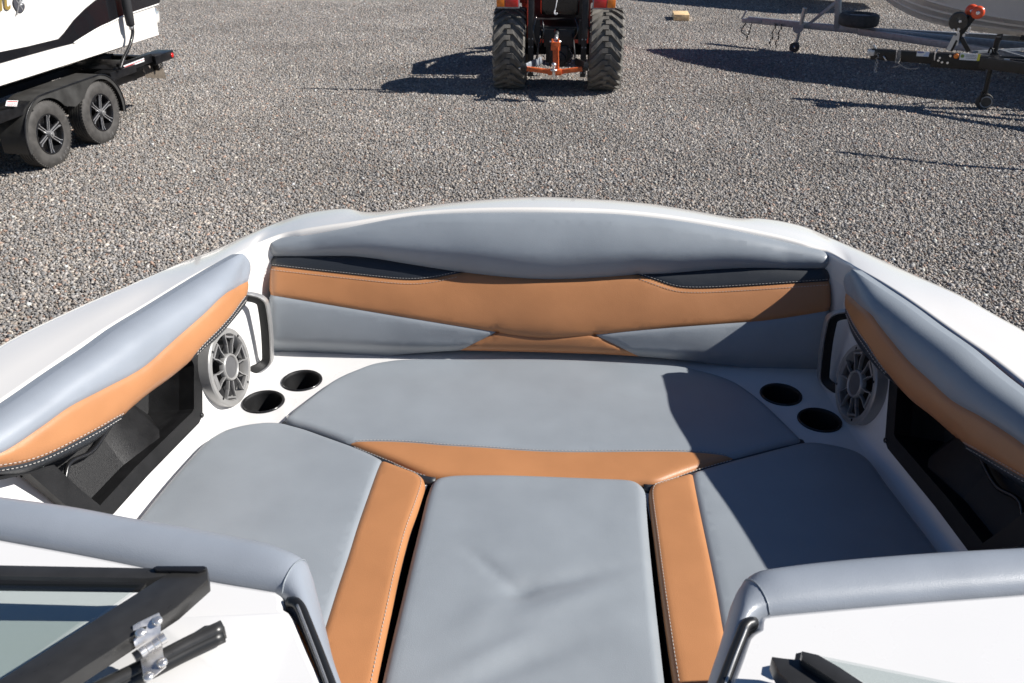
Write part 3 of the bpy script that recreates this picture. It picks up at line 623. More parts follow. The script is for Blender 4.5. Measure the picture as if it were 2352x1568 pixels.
root, hf = cushion(boat, 'side_bolster', PF, outl, [('grey_panel', cat_(top, se1, e1), GREY), ('tan_panel', cat_(se1, rv(e2), rv(se3), rv(f4), rv(se2), rv(f2)), TAN), ('black_panel', cat_(se2, rv(f3)), BLKV), ('black_panel', cat_(se3, rv(e3), rv(f5)), BLKV)], [se1, se2, se3], r=.045, thick=.070, disp=bol)
for c_ in (se2, se3): stitches(root, boat, PF, offs(c_, .005)[3:-3], hf); stitches(root, boat, PF, offs(c_, -.005)[3:-3], hf)

# --- speakers
for sg, p in ((-1, (.772, 1.803, S+.083)), (1, (.768, 1.822, S+.077))):
    c = WF[sg].w(*WF[sg].px(*((523, 843) if sg < 0 else (1971, 882)), .024), .024); U = np.array([-sg*.10, 1, 0]); V = np.array([sg*.16, 0, 1.]); f_ = Fr(c, U, V)
    if f_.N[0]*sg > 0: f_ = Fr(c, -U, V)
    s_ = f_.N; mb = MB(); mb.lathe(c, s_, [(-.032, .096), (0.0, .0955), (.006, .095), (.009, .092), (.009, .082), (.004, .079), (-.012, .076)], 64)
    sp = mb.out('speaker', SPKG, boat, auto=40)
    mb = MB(); mb.lathe(c, s_, [(-.012, .078), (-.02, .06), (-.034, .030), (-.030, .02), (-.028, 0)], 40); mb.out('speaker_cone', VOID, sp, smooth=True)
    mb = MB(); mb.lathe(c, s_, [(.0, .0265), (.009, .0265), (.012, .0295), (.012, .0315), (.006, .034), (-.002, .034)], 40); mb.out('tweeter_ring', SPKG, sp, smooth=True)
    mb = MB(); mb.lathe(c, s_, [(.0105, .0), (.010, .015), (.008, .0268)], 32); mb.out('tweeter_mesh', mat('fine_metal_mesh', (.16, .16, .165), .5, metal=.4, bump=[('v', 1500, 1, .001)]), sp, smooth=True)
    for q in range(6):
        a = q*math.pi/3+math.pi; e = f_.U*math.cos(a)+f_.V*math.sin(a); t = -f_.U*math.sin(a)+f_.V*math.cos(a); mb = MB()
        pts = [c+e*.033+t*.009, c+e*.054+t*.012, c+e*.070+t*.019, c+e*.080+t*.019]
        for sgn in (1, -1):
            P = [c+e*((x-c)@e)+t*((x-c)@t)*sgn+s_*.0045 for x in pts]
            for u_, v_ in zip(P[:-1], P[1:]): mb.bar(u_, v_, .0030, .009, s_)
        mb.bar(c+e*.073-t*.020+s_*.0045, c+e*.073+t*.020+s_*.0045, .013 if q in (0,) else .005, .0092, s_)
        mb.out('grille_spoke', SILVER, sp, bevel=.0008)
    for a in (.6, 2.2, 3.7, 5.3):
        p_ = c+(f_.U*math.cos(a)+f_.V*math.sin(a))*.085+s_*.0092; mb = MB(); mb.lathe(p_, s_, [(0, .0035), (.0008, .003), (.0008, 0)], 10); mb.out('screw', BLACK, sp)

# --- grab handles
for sg in (-1, 1):
    def hp(y, z, d): return np.array([sg*(.742+.10*(1.9-y)+.16*z*.6-d), y, S+z])
    path = [hp(1.875, .008, -.02), hp(1.895, .008, .005), hp(1.918, .014, .024), hp(1.93, .030, .034), hp(1.945, .180, .050), hp(1.935, .203, .040), hp(1.89, .232, .005), hp(1.87, .24, -.02)]
    P = crv(path, .008); h = MB(); cap = MB()
    tt = np.gradient(P, axis=0); tt /= np.linalg.norm(tt, axis=1)[:, None]; yv = np.array([-sg*.15, .99, 0.])
    ow = np.cross(tt, yv)*1.0; ow /= np.linalg.norm(ow, axis=1)[:, None]
    if (ow[len(ow)//2][0]*sg) > 0: ow = -ow
    for (mb, a0, a1, wy) in ((h, -.017, .004, .010), (cap, .0042, .0088, .0085)):
        V = []
        for p, o_ in zip(P, ow):
            for (du, dv) in ((a0, -wy), (a1, -wy), (a1, wy), (a0, wy)): V.append(p+o_*du+yv*dv)
        m_ = len(P); mb.add(V, [(i*4+q, i*4+(q+1) % 4, (i+1)*4+(q+1) % 4, (i+1)*4+q) for i in range(m_-1) for q in range(4)]+[(0, 1, 2, 3), tuple((m_-1)*4+q for q in (3, 2, 1, 0))])
    ho = h.out('grab_handle', PLAST, boat, bevel=.002); cap.out('handle_cap', SILVER, ho, bevel=.0015)

#__CONSOLES__
# --- consoles: padded front edge, white top, door channel, folded windscreen
H = S+.33
def A3(pts): return np.array([at(x, y, h) for x, y, h in pts])
def pad(name, sil, back, bot, cpx):
    m_ = 90; a = crv(A3(back), n=m_); b = crv(A3(sil), n=m_); rws = []
    up = np.array([0, 0, 1.])
    D_ = b-a; D_[:, 2] = 0; Dn = D_/np.linalg.norm(D_, axis=1)[:, None]
    for q in np.linspace(0, 1, 9):
        hgt = .016*math.sin(math.pi*min(1, q*1.0+.0))**.7 if 0 < q < 1 else 0
        if q == 0: rws.append(dz(a, -.03)); rws.append(dz(a, -.004)); continue
        rws.append(a*(1-q)+b*q+up*hgt)
    low = b+Dn*.008; low[:, 2] = b[:, 2]-.03; rws.append(low)
    l2 = b+Dn*.004; l2[:, 2] = np.minimum(b[:, 2]-.07, S+.18); rws.append(l2)
    root = group_part('console_pad', boat)
    o = rows(rws, 'grey_panel', GREYP if name == 'L' else GREYP, None); adopt(o, root)
    l3 = b.copy()-Dn*.01; l3[:, 2] = S+.03; o = rows([l2, (l2+l3)/2+Dn*.004, l3], 'lower_tan_panel', TAN, None); adopt(o, root)
    # corner seam
    i0 = int(np.argmin(np.linalg.norm(b-at(cpx[0], cpx[1], cpx[2]), axis=1))); sm = [r__[i0] for r__ in rws[1:]]; mb = MB(); mb.tube(crv(np.array(sm)+up*.0004, .004), .0011, 6); o = mb.out('piping', GREY, None, smooth=True); adopt(o, root)
    return root
pad('L', [(-200, 1112, H), (0, 1141, H), (160, 1163, H), (310, 1191, H), (440, 1213, H), (555, 1236, H), (610, 1247, H), (652, 1262, H-.002), (685, 1277, H-.006), (705, 1294, H-.012), (716, 1330, H-.02), (731, 1385, H-.03), (744, 1437, H-.035), (757, 1490, H-.04), (775, 1545, H-.045), (800, 1620, H-.05)],
    [(-200, 1200, H), (0, 1233, H), (110, 1253, H), (228, 1275, H), (355, 1301, H), (483, 1327, H), (560, 1341, H), (620, 1351, H), (640, 1357, H), (655, 1366, H), (672, 1385, H-.002), (690, 1420, H-.004), (708, 1465, H-.006), (725, 1510, H-.006), (742, 1560, H-.006), (762, 1630, H-.006)], None, (704, 1291, H-.012))
pad('R', [(2560, 1245, H), (2352, 1258, H), (2170, 1268, H), (1995, 1281, H), (1880, 1292, H), (1785, 1304, H), (1747, 1311, H-.002), (1724, 1322, H-.006), (1706, 1340, H-.010), (1690, 1365, H-.016), (1680, 1400, H-.022), (1670, 1435, H-.028), (1660, 1470, H-.032), (1650, 1500, H-.034), (1632, 1560, H-.038), (1610, 1640, H-.04)],
    [(2560, 1340, H), (2352, 1357, H), (2200, 1368, H), (2057, 1380, H), (1900, 1394, H), (1790, 1404, H), (1755, 1408, H), (1738, 1414, H), (1725, 1424, H), (1717, 1440, H-.002), (1708, 1460, H-.004), (1700, 1482, H-.004), (1690, 1510, H-.004), (1680, 1540, H-.004), (1668, 1575, H-.004), (1645, 1640, H-.004)], None, (1711, 1333, H-.01))
# white console tops
HF = Fr((0, 0, H+.004), (1, 0, 0), (0, 1, 0))
def conso(pts, aft, name):
    P = crv(HF.pxs(pts), .012); P = np.vstack([P, aft]);
    if area2(P) < 0: P = P[::-1]
    r = .008
    tn = np.roll(P, -1, 0)-np.roll(P, 1, 0); nn = np.stack([-tn[:, 1], tn[:, 0]], 1); nn /= np.linalg.norm(nn, axis=1)[:, None]
    q1 = P+nn*.0025; q2 = P+nn*r; V, F = cdt(q2)
    mb = MB(); mb.add(HF.W(V, 0), F); m_ = len(P)
    L = [HF.W(q2, 0), HF.W(q1, -.0025), HF.W(P, -r), HF.W(P, -.28)]
    mb.add(np.vstack(L), [(j*m_+i, (j+1)*m_+i, (j+1)*m_+(i+1) % m_, j*m_+(i+1) % m_) for j in range(3) for i in range(m_)])
    o = mb.out(name, GELIN, boat, auto=50); return o
cl = conso([(-200, 1198), (0, 1235), (228, 1277), (483, 1329), (620, 1352), (640, 1357), (650, 1368), (652, 1378), (649, 1388), (653, 1398), (669, 1405), (676, 1420), (705, 1490), (741, 1568), (775, 1650)], np.array([(-.17, .35), (-.95, .35)]), 'console_top')
crr = conso([(2560, 1341), (2352, 1359), (2057, 1382), (1778, 1407), (1750, 1411), (1741, 1416), (1740, 1430), (1738, 1444), (1726, 1448), (1715, 1456), (1708, 1470), (1692, 1515), (1673, 1564), (1640, 1650)], np.array([(.2, .35), (.95, .35)]), 'console_top')
pq = crv(HF.pxs([(345, 1425), (450, 1419), (560, 1414), (645, 1410), (664, 1416), (664, 1432), (650, 1475), (620, 1560), (590, 1640)]), .012); pq = np.vstack([pq, [(-.5, .55)]])
mb = MB(); mb.slab(HF, pq if area2(pq) > 0 else pq[::-1], -.004, .0035); mb.out('raised_panel', GELIN, cl, bevel=.0028)
# black door channels with a bright strip
for pts, o_ in (([(664, 1384, H+.001), (676, 1383, H+.004), (688, 1394, H+.004), (704, 1432, H+.002), (732, 1504, H), (756, 1568, H), (790, 1660, H)], cl), ([(1733, 1430, H+.001), (1722, 1430, H+.004), (1712, 1437, H+.004), (1702, 1462, H+.002), (1682, 1512, H), (1662, 1566, H), (1630, 1650, H)], crr)):
    P = crv(A3(pts), .006); mb = MB(); mb.tube(P, .0075, 10); ch = mb.out('door_seal', RUBBER, boat, smooth=True)
    sg = -1 if o_ is cl else 1
    Q = P[4:]+np.array([sg*.0035, 0, .0065]); mb = MB(); mb.tube(Q, .0018, 6); mb.out('seal_strip', SILVER, ch, smooth=True)

# left windscreen, swung open over the console
gw = np.array
cT = A3([(-120, 1300, H+.05), (-60, 1328, H+.05), (-60, 1350, H+.05)])
wl = group_part('windscreen_door', boat)
hC = H+.075
def poly3(pts, th, name, m, par, bev=.0015):
    """flat plate from three-dimensional corners, thickness th downwards"""
    P = A3(pts); n_ = np.cross(P[1]-P[0], P[2]-P[0]); n_ /= np.linalg.norm(n_); n_ = n_ if n_[2] > 0 else -n_; k_ = len(P)
    mb = MB(); mb.add(list(P)+list(P-n_*th), [tuple(range(k_)), tuple(range(k_, 2*k_))[::-1]]+[(i, (i+1) % k_, k_+(i+1) % k_, k_+i) for i in range(k_)])
    o = mb.out(name, m, None, bevel=bev); adopt(o, par); return o
poly3([(-250, 1288, hC-.004), (0, 1297, hC-.002), (363, 1304, hC), (475, 1300, hC), (476, 1306, hC), (345, 1327, hC), (0, 1323, hC-.002), (-250, 1316, hC-.004)], .022, 'top_rail', ALU, wl)
poly3([(385, 1317, hC+.001), (476, 1302, hC+.001), (478, 1330, hC+.001), (404, 1395, hC+.001), (204, 1525, hC+.004), (110, 1586, hC+.006), (-120, 1700, hC+.006), (-190, 1670, hC+.006), (0, 1560, hC+.004), (130, 1478, hC+.002)], .020, 'hinge_stile', ALU, wl)
poly3([(351, 1303, hC+.005), (360, 1299, hC+.005), (470, 1299, hC+.005), (473, 1306, hC+.005), (454, 1312, hC+.005), (358, 1309, hC+.005)], .006, 'corner_cap', BLACK, wl, .001)
gp = A3([(-250, 1310, hC-.012), (0, 1318, hC-.010), (355, 1320, hC-.009), (150, 1470, hC-.007), (-30, 1585, hC-.005), (-300, 1700, hC-.004)])
o = mesh('glass_pane', list(gp)+list(gp-np.array([0, 0, .004])), [(0, 1, 2, 3, 4, 5), (11, 10, 9, 8, 7, 6)], GLASS, None, False); adopt(o, wl)
# rubber gasket strip inside the top rail
poly3([(-250, 1316, hC-.006), (0, 1323, hC-.005), (345, 1328, hC-.004), (322, 1354, hC-.012), (0, 1351, hC-.012), (-250, 1346, hC-.012)], .004, 'gasket', RUBBER, wl, .0005)
# second, lower rail with the seal that the hinge reaches to
fxr = group_part('windscreen_post', boat)
for (dy, hh, nm) in ((0, .030, 'post_rail'), (17, .024, 'post_seal')):
    P = A3([(512, 1441+dy, H+hh), (440, 1475+dy, H+hh), (380, 1506+dy, H+hh), (300, 1546+dy, H+hh), (180, 1605+dy, H+hh), (60, 1665+dy, H+hh)])
    mb = MB(); mb.tube(crv(P, .01), .0095, 12); o = mb.out(nm, ALU if dy == 0 else RUBBER, None, smooth=True); adopt(o, fxr)
poly3([(470, 1436, H+.034), (508, 1432, H+.034), (516, 1438, H+.034), (380, 1508, H+.034), (372, 1498, H+.034)], .02, 'post_cap', ALU, fxr, .001)
# hinge: two leaves, a barrel and four screws
hg = group_part('hinge', boat)
poly3([(305, 1438, hC+.006), (318, 1430, hC+.007), (366, 1407, hC+.008), (370, 1418, hC+.006), (369, 1458, hC-.008), (330, 1478, hC-.012), (312, 1490, hC-.012), (308, 1478, hC-.006)], .0025, 'hinge_leaf', CHROME, hg, .0006)
poly3([(322, 1512, H+.052), (345, 1494, H+.054), (372, 1476, H+.056), (374, 1500, H+.05), (381, 1530, H+.045), (338, 1565, H+.04), (330, 1560, H+.04)], .0025, 'hinge_leaf', CHROME, hg, .0006)
P = A3([(308, 1510, H+.062), (381, 1462, H+.066)])
for q in range(5):
    a = P[0]*(1-q/5)+P[1]*q/5; b = P[0]*(1-(q+.9)/5)+P[1]*(q+.9)/5; mb = MB(); mb.tube([a, b], .0058, 16); o = mb.out('hinge_knuckle', CHROME if q else BLACK, None, auto=50); adopt(o, hg)
for (x, y, h) in ((322, 1452, hC+.007), (361, 1424, hC+.007), (372, 1520, H+.05), (340, 1552, H+.046)):
    mb = MB(); mb.lathe(at(x, y, h), (0, -.1, 1), [(-.002, .006), (.001, .0055), (.0022, .003), (.0022, 0)], 14); o = mb.out('screw', CHROME, None, smooth=True); adopt(o, hg)
# right windscreen rails and pane
wr = group_part('windscreen_door', boat)
poly3([(1772, 1507, H+.045), (1800, 1511, H+.045), (1852, 1516, H+.045), (1905, 1548, H+.045), (1960, 1590, H+.045), (2050, 1660, H+.045), (1930, 1660, H+.045), (1850, 1596, H+.045), (1790, 1545, H+.045)], .022, 'post_rail', ALU, wr)
poly3([(1841, 1494, H+.055), (1858, 1498, H+.055), (1880, 1503, H+.055), (1930, 1532, H+.055), (1995, 1575, H+.055), (2120, 1660, H+.055), (2075, 1660, H+.055), (1950, 1585, H+.055), (1842, 1513, H+.055)], .022, 'hinge_stile', ALU, wr)
poly3([(1828, 1500, H+.03), (1846, 1496, H+.03), (1848, 1520, H+.03), (1850, 1530, H+.03), (1826, 1518, H+.03)], .02, 'rubber_end', RUBBER, wr, .0006)
gp = A3([(1885, 1506, H+.04), (2352, 1600, H+.05), (2352, 1700, H+.05), (2120, 1655, H+.045), (1995, 1573, H+.045)])
o = mesh('glass_pane', list(gp)+list(gp-np.array([0, 0, .004])), [(0, 1, 2, 3, 4), (9, 8, 7, 6, 5)], GLASS, None, False); adopt(o, wr)
#__YARD__
ALLOY = mat('machined_alloy', (.75, .75, .76), .28, metal=.8)
# ------------------------------------------------------------ shared builders for wheels
def wheel(parent, c, ax, R, W, rr, spokes=True, letters=None, rimm=None):
    """c: centre of the outer face, ax: outward axle direction"""
    c = np.array(c, float); ax = np.array(ax, float)/np.linalg.norm(ax)
    wh = group_part('wheel', parent); mb = MB()
    prof = [(-W+.012, rr+.004), (-W+.004, rr+.03), (-W, (R+rr)/2), (-W+.012, R-.022), (-W+.028, R-.004)]
    x = -W+.03
    nb = 5; bw_ = (W-.06)/nb
    for i in range(nb):
        prof += [(x+.004, R), (x+bw_-.006, R), (x+bw_-.004, R-.009), (x+bw_-.0005, R-.009)]; x += bw_
    prof += [(-.028, R-.003), (-.014, R-.016), (-.003, R-.045), (0, (R+rr)/2+.01), (-.002, rr+.035), (-.010, rr+.012), (-.014, rr+.002), (-.03, rr-.004)]
    mb.lathe(c, ax, prof, 72); mb.out('tire', TIRE, wh, auto=35)
    u = np.cross(ax, (0, 0, 1.)); u /= np.linalg.norm(u); v = np.cross(ax, u)
    mb = MB()
    for q in range(64):      # shoulder sipes
        a = q*2*math.pi/64; e = u*math.cos(a)+v*math.sin(a); t = -u*math.sin(a)+v*math.cos(a)
        mb.box(c+e*(R-.0045)-ax*.022, (.013, .014, .013), e, t)
    mb.out('tread_blocks', TIRE, wh)['kind'] = 'stuff'
    mb = MB(); mb.lathe(c, ax, [(-.012, rr+.004), (-.006, rr), (-.008, rr-.008), (-.02, rr-.014), (-.075, rr-.022), (-.085, rr-.05), (-.09, .03), (-.09, 0)], 48); rim = mb.out('rim', rimm or BLACK, wh, auto=40)
    if spokes:
        for q in range(6):
            a = q*math.pi/3+.35; e = u*math.cos(a)+v*math.sin(a); t = -u*math.sin(a)+v*math.cos(a); mb = MB()
            pts = [(.028, -.024, -.03), (.028, .024, -.03), (rr-.035, .020, -.022), (rr-.012, .032, -.014), (rr-.012, -.032, -.014), (rr-.035, -.020, -.022)]
            P = [c+e*p[0]+t*p[1]+ax*p[2] for p in pts]; mb.add(P+[p-ax*.025 for p in P], [(0, 1, 2, 3, 4, 5), (11, 10, 9, 8, 7, 6)]+[(i, (i+1) % 6, 6+(i+1) % 6, 6+i) for i in range(6)])
            mb.out('spoke', BLACK, wh)
            mb = MB()
            for sgn in (1, -1): mb.bar(c+e*.035+t*.011*sgn-ax*.026, c+e*(rr-.045)+t*.014*sgn-ax*.019, .0065, .008, ax); mb.bar(c+e*(rr-.045)+t*.014*sgn-ax*.018, c+e*(rr-.014)+t*.022*sgn-ax*.010, .0065, .008, ax)
            mb.out('spoke_face', ALLOY, wh)
        mb = MB(); mb.lathe(c, ax, [(-.06, .046), (-.03, .044), (-.03, .034), (.004, .030), (.012, .028), (.014, .016), (.022, .015), (.022, 0)], 28); mb.out('hub_cap', SILVER, wh, auto=35)
    if letters:
        mb = MB()
        for word, a0 in letters:
            for i, ch in enumerate(word):
                a = a0-i*.20; e = u*math.cos(a)+v*math.sin(a); t = u*math.sin(a)-v*math.cos(a)
                sgn = 1
                for (x0, y0, x1, y1) in GLY.get(ch, []):
                    A_ = c+e*(rr+.055+.028*y0)+t*.020*(x0-.5)+ax*.001; B_ = c+e*(rr+.055+.028*y1)+t*.020*(x1-.5)+ax*.001
                    mb.bar(A_, B_, .004, .004, ax)
        if mb.V: mb.out('sidewall_lettering', mat('grey_rubber_print', (.15, .145, .14), .7), wh)
    return wh
GLY = {'R': [(0, 0, 0, 1), (0, 1, 1, 1), (1, 1, 1, .5), (1, .5, 0, .5), (.3, .5, 1, 0)], 'O': [(0, 0, 0, 1), (0, 1, 1, 1), (1, 1, 1, 0), (1, 0, 0, 0)],
       'A': [(0, 0, .5, 1), (.5, 1, 1, 0), (.2, .4, .8, .4)], 'D': [(0, 0, 0, 1), (0, 1, .8, .8), (.8, .8, .8, .2), (.8, .2, 0, 0)], 'S': [(1, 1, 0, 1), (0, 1, 0, .5), (0, .5, 1, .5), (1, .5, 1, 0), (1, 0, 0, 0)],
       'T': [(0, 1, 1, 1), (.5, 1, .5, 0)]}
def loft(stn, name, m, parent, cap=True, auto=30):
    """stations of equal point count, joined"""
    n_ = len(stn[0]); V = np.vstack(stn); F = [(j*n_+i, j*n_+i+1, (j+1)*n_+i+1, (j+1)*n_+i) for j in range(len(stn)-1) for i in range(n_-1)]
    if cap: F.append(tuple(range(n_))[::-1]); F.append(tuple((len(stn)-1)*n_+i for i in range(n_)))
    return mesh(name, V, F, m, parent, True, None, auto)
def text_mesh(txt, size, fr, u, v, h, name, m, parent, shear=0., ext=.002):
    cu = bpy.data.curves.new(name, 'FONT'); cu.body = txt; cu.size = size; cu.extrude = ext; cu.shear = shear; cu.offset = size*.012
    ob = bpy.data.objects.new(name, cu); COL.objects.link(ob); bpy.context.view_layer.update()
    me = bpy.data.meshes.new_from_object(ob.evaluated_get(bpy.context.evaluated_depsgraph_get())); bpy.data.objects.remove(ob); bpy.data.curves.remove(cu)
    P = np.array([tuple(x.co) for x in me.vertices]); W_ = fr.W(np.column_stack([P[:, 0]+u, P[:, 1]+v]), P[:, 2]+h)
    me.vertices.foreach_set('co', W_.reshape(-1)); me.materials.clear(); me.update(); return link(name, me, m, parent)

DUSTB = mat('dusty_black_plastic', (.040, .039, .037), .42, var=(6, .4, .08))
# ------------------------------------------------------------ white wake boat and its tandem trailer, left
LU = np.array([.115, .993, 0]); LF = Fr((-5.10, 8.21, 0), LU, (0, 0, 1))
LO = LF.o; LN = LF.N
def lw(a, z, n_): return LF.w(a, z, n_)
tr = empty('tandem_boat_trailer', tuple(lw(.55, 0, -1.2)), 'black tandem axle boat trailer with silver and black alloy wheels under the white boat', 'trailer')
for a in (.119, 1.004):
    wheel(tr, lw(a, .33, 0), LN, .332, .205, .197, letters=[('ROAD', 2.35)] if a < .5 else [('ST', 1.9), ('ST', 3.1)])
    wheel(tr, lw(a, .33, -2.42), -LN, .332, .205, .197)
def fender(n0, n1):
    R = .395; P = []; zc = .33
    for d in np.linspace(195, 97, 14): P.append((.119+R*math.cos(R_(d)), zc+R*math.sin(R_(d))))
    for d in np.linspace(83, -12, 14): P.append((1.004+R*math.cos(R_(d)), zc+R*math.sin(R_(d))))
    Ri = .352; Q = []
    for d in np.linspace(195, 38, 18): Q.append((.119+Ri*math.cos(R_(d)), zc+Ri*math.sin(R_(d))))
    Q.append((.56, .50))
    for d in np.linspace(142, -12, 18): Q.append((1.004+Ri*math.cos(R_(d)), zc+Ri*math.sin(R_(d))))
    P = np.array(P); Q = np.array(Q); f_ = group_part('fender', tr)
    sk = np.vstack([P, Q[::-1]]); mb = MB(); V, F = cdt(sk); mb.add(LF.W(V, n0), F); mb.add(LF.W(V, n0-.004), [f[::-1] for f in F]); mb.out('side_skirt', DUSTB, f_)
    Pc = crv(P, .02); mb = MB(); m_ = len(Pc)
    s_ = 1 if n1 < n0 else -1
    L_ = [LF.W(Pc, n0+.0*s_), LF.W(Pc*1., n0-.01*s_), LF.W(Pc, n1)]; L_[1] = LF.W(Pc+np.array([0, .004]), n0-.012*s_); L_[2] = LF.W(Pc+np.array([0, .004]), n1)
    mb.add(np.vstack(L_), [(j*m_+i, j*m_+i+1, (j+1)*m_+i+1, (j+1)*m_+i) for j in range(2) for i in range(m_-1)]); mb.out('fender_top', DUSTB, f_, auto=50)
    mb = MB(); mb.tube(LF.W(Pc, n0), .009, 8); mb.out('rolled_edge', TBLK, f_, smooth=True)
    if n0 > -.5:
        sf = Fr(lw(-.36, .47, n0-.0), (.25, .0, 0), (0, 0, 1)); Pq = LF.pxs([(15.5, 230), (41.5, 230.5), (38, 244), (12, 243)], n0+.004); mb = MB(); mb.slab(LF, Pq, n0+.003, n0+.006); mb.out('sticker', PAPER, f_)
        mb = MB(); Pq = LF.pxs([(17, 232), (40, 232.3), (39.6, 234.4), (16.6, 234)], n0+.006); mb.slab(LF, Pq, n0+.006, n0+.0065)
        for y in (236.5, 239, 241.3): mb.slab(LF, LF.pxs([(16, y), (38, y+.3), (37.8, y+1.1), (15.8, y+.8)], n0+.006), n0+.006, n0+.0065)
        mb.out('sticker_print', REDL, f_)
fender(.018, -.26); fender(-2.44, -2.16)
mb = MB()
for n_ in (-.33, -2.09): mb.box(lw(-.6, .50, n_), (6.2, .075, .15), LU, -LN)
for a in (-3.6, -1.8, -.3, 1.45, 2.2): mb.box(lw(a, .47, -1.21), (.08, 1.8, .12), LU, -LN)
mb.box(lw(-4.6, .5, -1.21), (2.4, .1, .14), LU, -LN); mb.out('frame', TBLK, tr, bevel=.006)
mb = MB()
for a in (.119, 1.004): mb.bar(lw(a, .33, -.2), lw(a, .33, -2.2), .07, .07)
mb.out('axle', TBLK, tr)
mb = MB()
for n_ in (-.66, -1.76): mb.box(lw(-.4, .66, n_), (5.4, .12, .07), LU, -LN)
for n_ in (-.66, -1.76):
    for a in (-2.4, -.4, 1.6): mb.bar(lw(a, .47, n_), lw(a, .63, n_), .05, .05)
mb.each('bunk', mat('bunk_carpet', (.02, .02, .022), .9), tr)
# rear corner: side rail, step and light box
mb = MB(); mb.box(lw(-.28, .645, -.12), (.5, .22, .10), LU, -LN); mb.box(lw(1.50, .655, -.08), (.5, .20, .085), LU, -LN)
mb.each('side_step', TBLK, tr, bevel=.005)
mb = MB(); mb.box(lw(1.87, .685, -.06), (.66, .05, .10), LU, -LN); mb.box(lw(1.66, .70, -.35), (.5, .6, .012), LU, -LN); mb.out('side_rail', TBLK, tr, bevel=.004)
mb = MB(); mb.box(lw(2.40, .655, -.10), (.42, .22, .095), LU, -LN); mb.box(lw(2.30, .63, -1.2), (.11, 2.3, .10), LU, -LN); rb_ = mb.out('rear_bumper', TBLK, tr, bevel=.006)
mb = MB(); mb.lathe(lw(2.565, .648, .0115), LN, [(-.002, .030), (.004, .029), (.008, .024), (.010, 0)], 24); mb.out('tail_lamp', REDL, rb_, smooth=True)
mb = MB(); mb.slab(LF, LF.pxs([(283, 151), (331, 132.5), (332, 140.5), (290, 156)], -.005), -.012, -.006); st_ = mb.out('reflective_strip', PAPER, tr)
mb = MB(); mb.slab(LF, LF.pxs([(286, 153), (331, 135.6), (331.2, 137), (287, 154.4)], -.004), -.0062, -.0055); mb.out('strip_print', REDL, st_)
mb = MB(); mb.bar(lw(2.36, .62, -.14), lw(2.40, .50, -.14), .10, .03); mb.out('plate_bracket', TBLK, tr)
pf = Fr(lw(2.25, .33, -.16), LU, (0, 0, 1)); mb = MB(); mb.slab(LF, LF.pxs([(328, 155.5), (375.6, 158), (382.3, 180.5), (334.8, 178)], -.16), -.163, -.160); pl_ = mb.out('number_plate', PLATE, tr, bevel=.002)
c0_ = LF.px(380, 176, -.16); ff = Fr(lw(c0_[0], c0_[1], -.159), -LU, (0, 0, 1)); ff.V = ff.V; 
tm = text_mesh('108-3U8', .115, Fr(lw(*LF.px(336, 176, -.16), -.159), LU, (0, 0, 1)), .0, .015, .0, 'plate_characters', PLATE, pl_, ext=.0025)
# guide pole with its foam sleeve
mb = MB(); gp_ = [LF.w(*LF.px(x/3.794, y/3.794, .06), .06) for x, y in ((1150, 225), (1156, 270), (1152, 320), (1128, 400), (1080, 500), (1046, 600))]
mb.tube(crv(gp_, .02), .019, 12); po_ = mb.out('guide_pole', TBLK, tr, smooth=True)
a_ = LF.w(*LF.px(1142/3.794, 240/3.794, .06), .06); b_ = LF.w(*LF.px(1128/3.794, 150/3.794, .06), .06); d_ = (b_-a_)/np.linalg.norm(b_-a_); d_ = np.array([d_[0]*.3, d_[1]*.3, 1]); d_ /= np.linalg.norm(d_)
mb = MB(); mb.lathe(a_+d_*.02, d_, [(-.005, 0), (-.004, .030), (.01, .045), (.10, .050), (1.35, .052), (1.36, 0)], 14); mb.out('foam_sleeve', mat('black_foam', (.018, .018, .02), .8), po_, smooth=True)
mb = MB(); mb.tube([a_-d_*.02, a_+d_*.02], .021, 12); mb.out('clamp', SILVER, po_, smooth=True)

wb = empty('wake_boat', tuple(lw(0, .9, -1.2)), 'white wake boat with a black metal flake band, sitting on the black tandem trailer', 'boat')
ST = [(2.47, 1.19, 0), (1.5, 1.20, 0), (0, 1.20, 0), (-1.5, 1.18, 0), (-2.8, 1.06, .02), (-3.9, .80, .06), (-4.7, .46, .12), (-5.3, .06, .2)]
stn = []; NC = -1.24
for a, hb, rise in ST:
    P = [(-.05*hb, .62+rise*2.2), (-.5*hb, .73+rise*1.6), (-.95*hb, .875+rise), (-.993*hb, .90+rise), (-1.0*hb, 1.20+rise*.8), (-.995*hb, 1.50+rise*.6), (-.96*hb, 1.80+rise*.5), (-.90*hb, 1.86+rise*.5)]
    full = [(n_, z) for n_, z in P]+[(-n_, z) for n_, z in P[::-1]]
    stn.append(np.array([lw(a, z, NC-n_) for n_, z in full]))
loft(stn, 'hull', GEL, wb, auto=28)
hp_ = -.0385
def hullslab(px_, name, m, h1=.006, h0=-.02, off=-.04):
    uv = LF.pxs([(x/3.36, y/3.36) for x, y in px_], off+.004)/1.; uv = LF.pxs([(x/5.692, y/5.692) for x, y in px_], off); mb = MB(); V, F = cdt(uv if area2(uv) > 0 else uv[::-1]); q = uv if area2(uv) > 0 else uv[::-1]; m_ = len(q)
    mb.add(LF.W(V, off+h1), F); mb.add(list(LF.W(q, off+h1))+list(LF.W(q, off+h0)), [(i, (i+1) % m_, m_+(i+1) % m_, m_+i) for i in range(m_)]); return mb.out(name, m, wb)
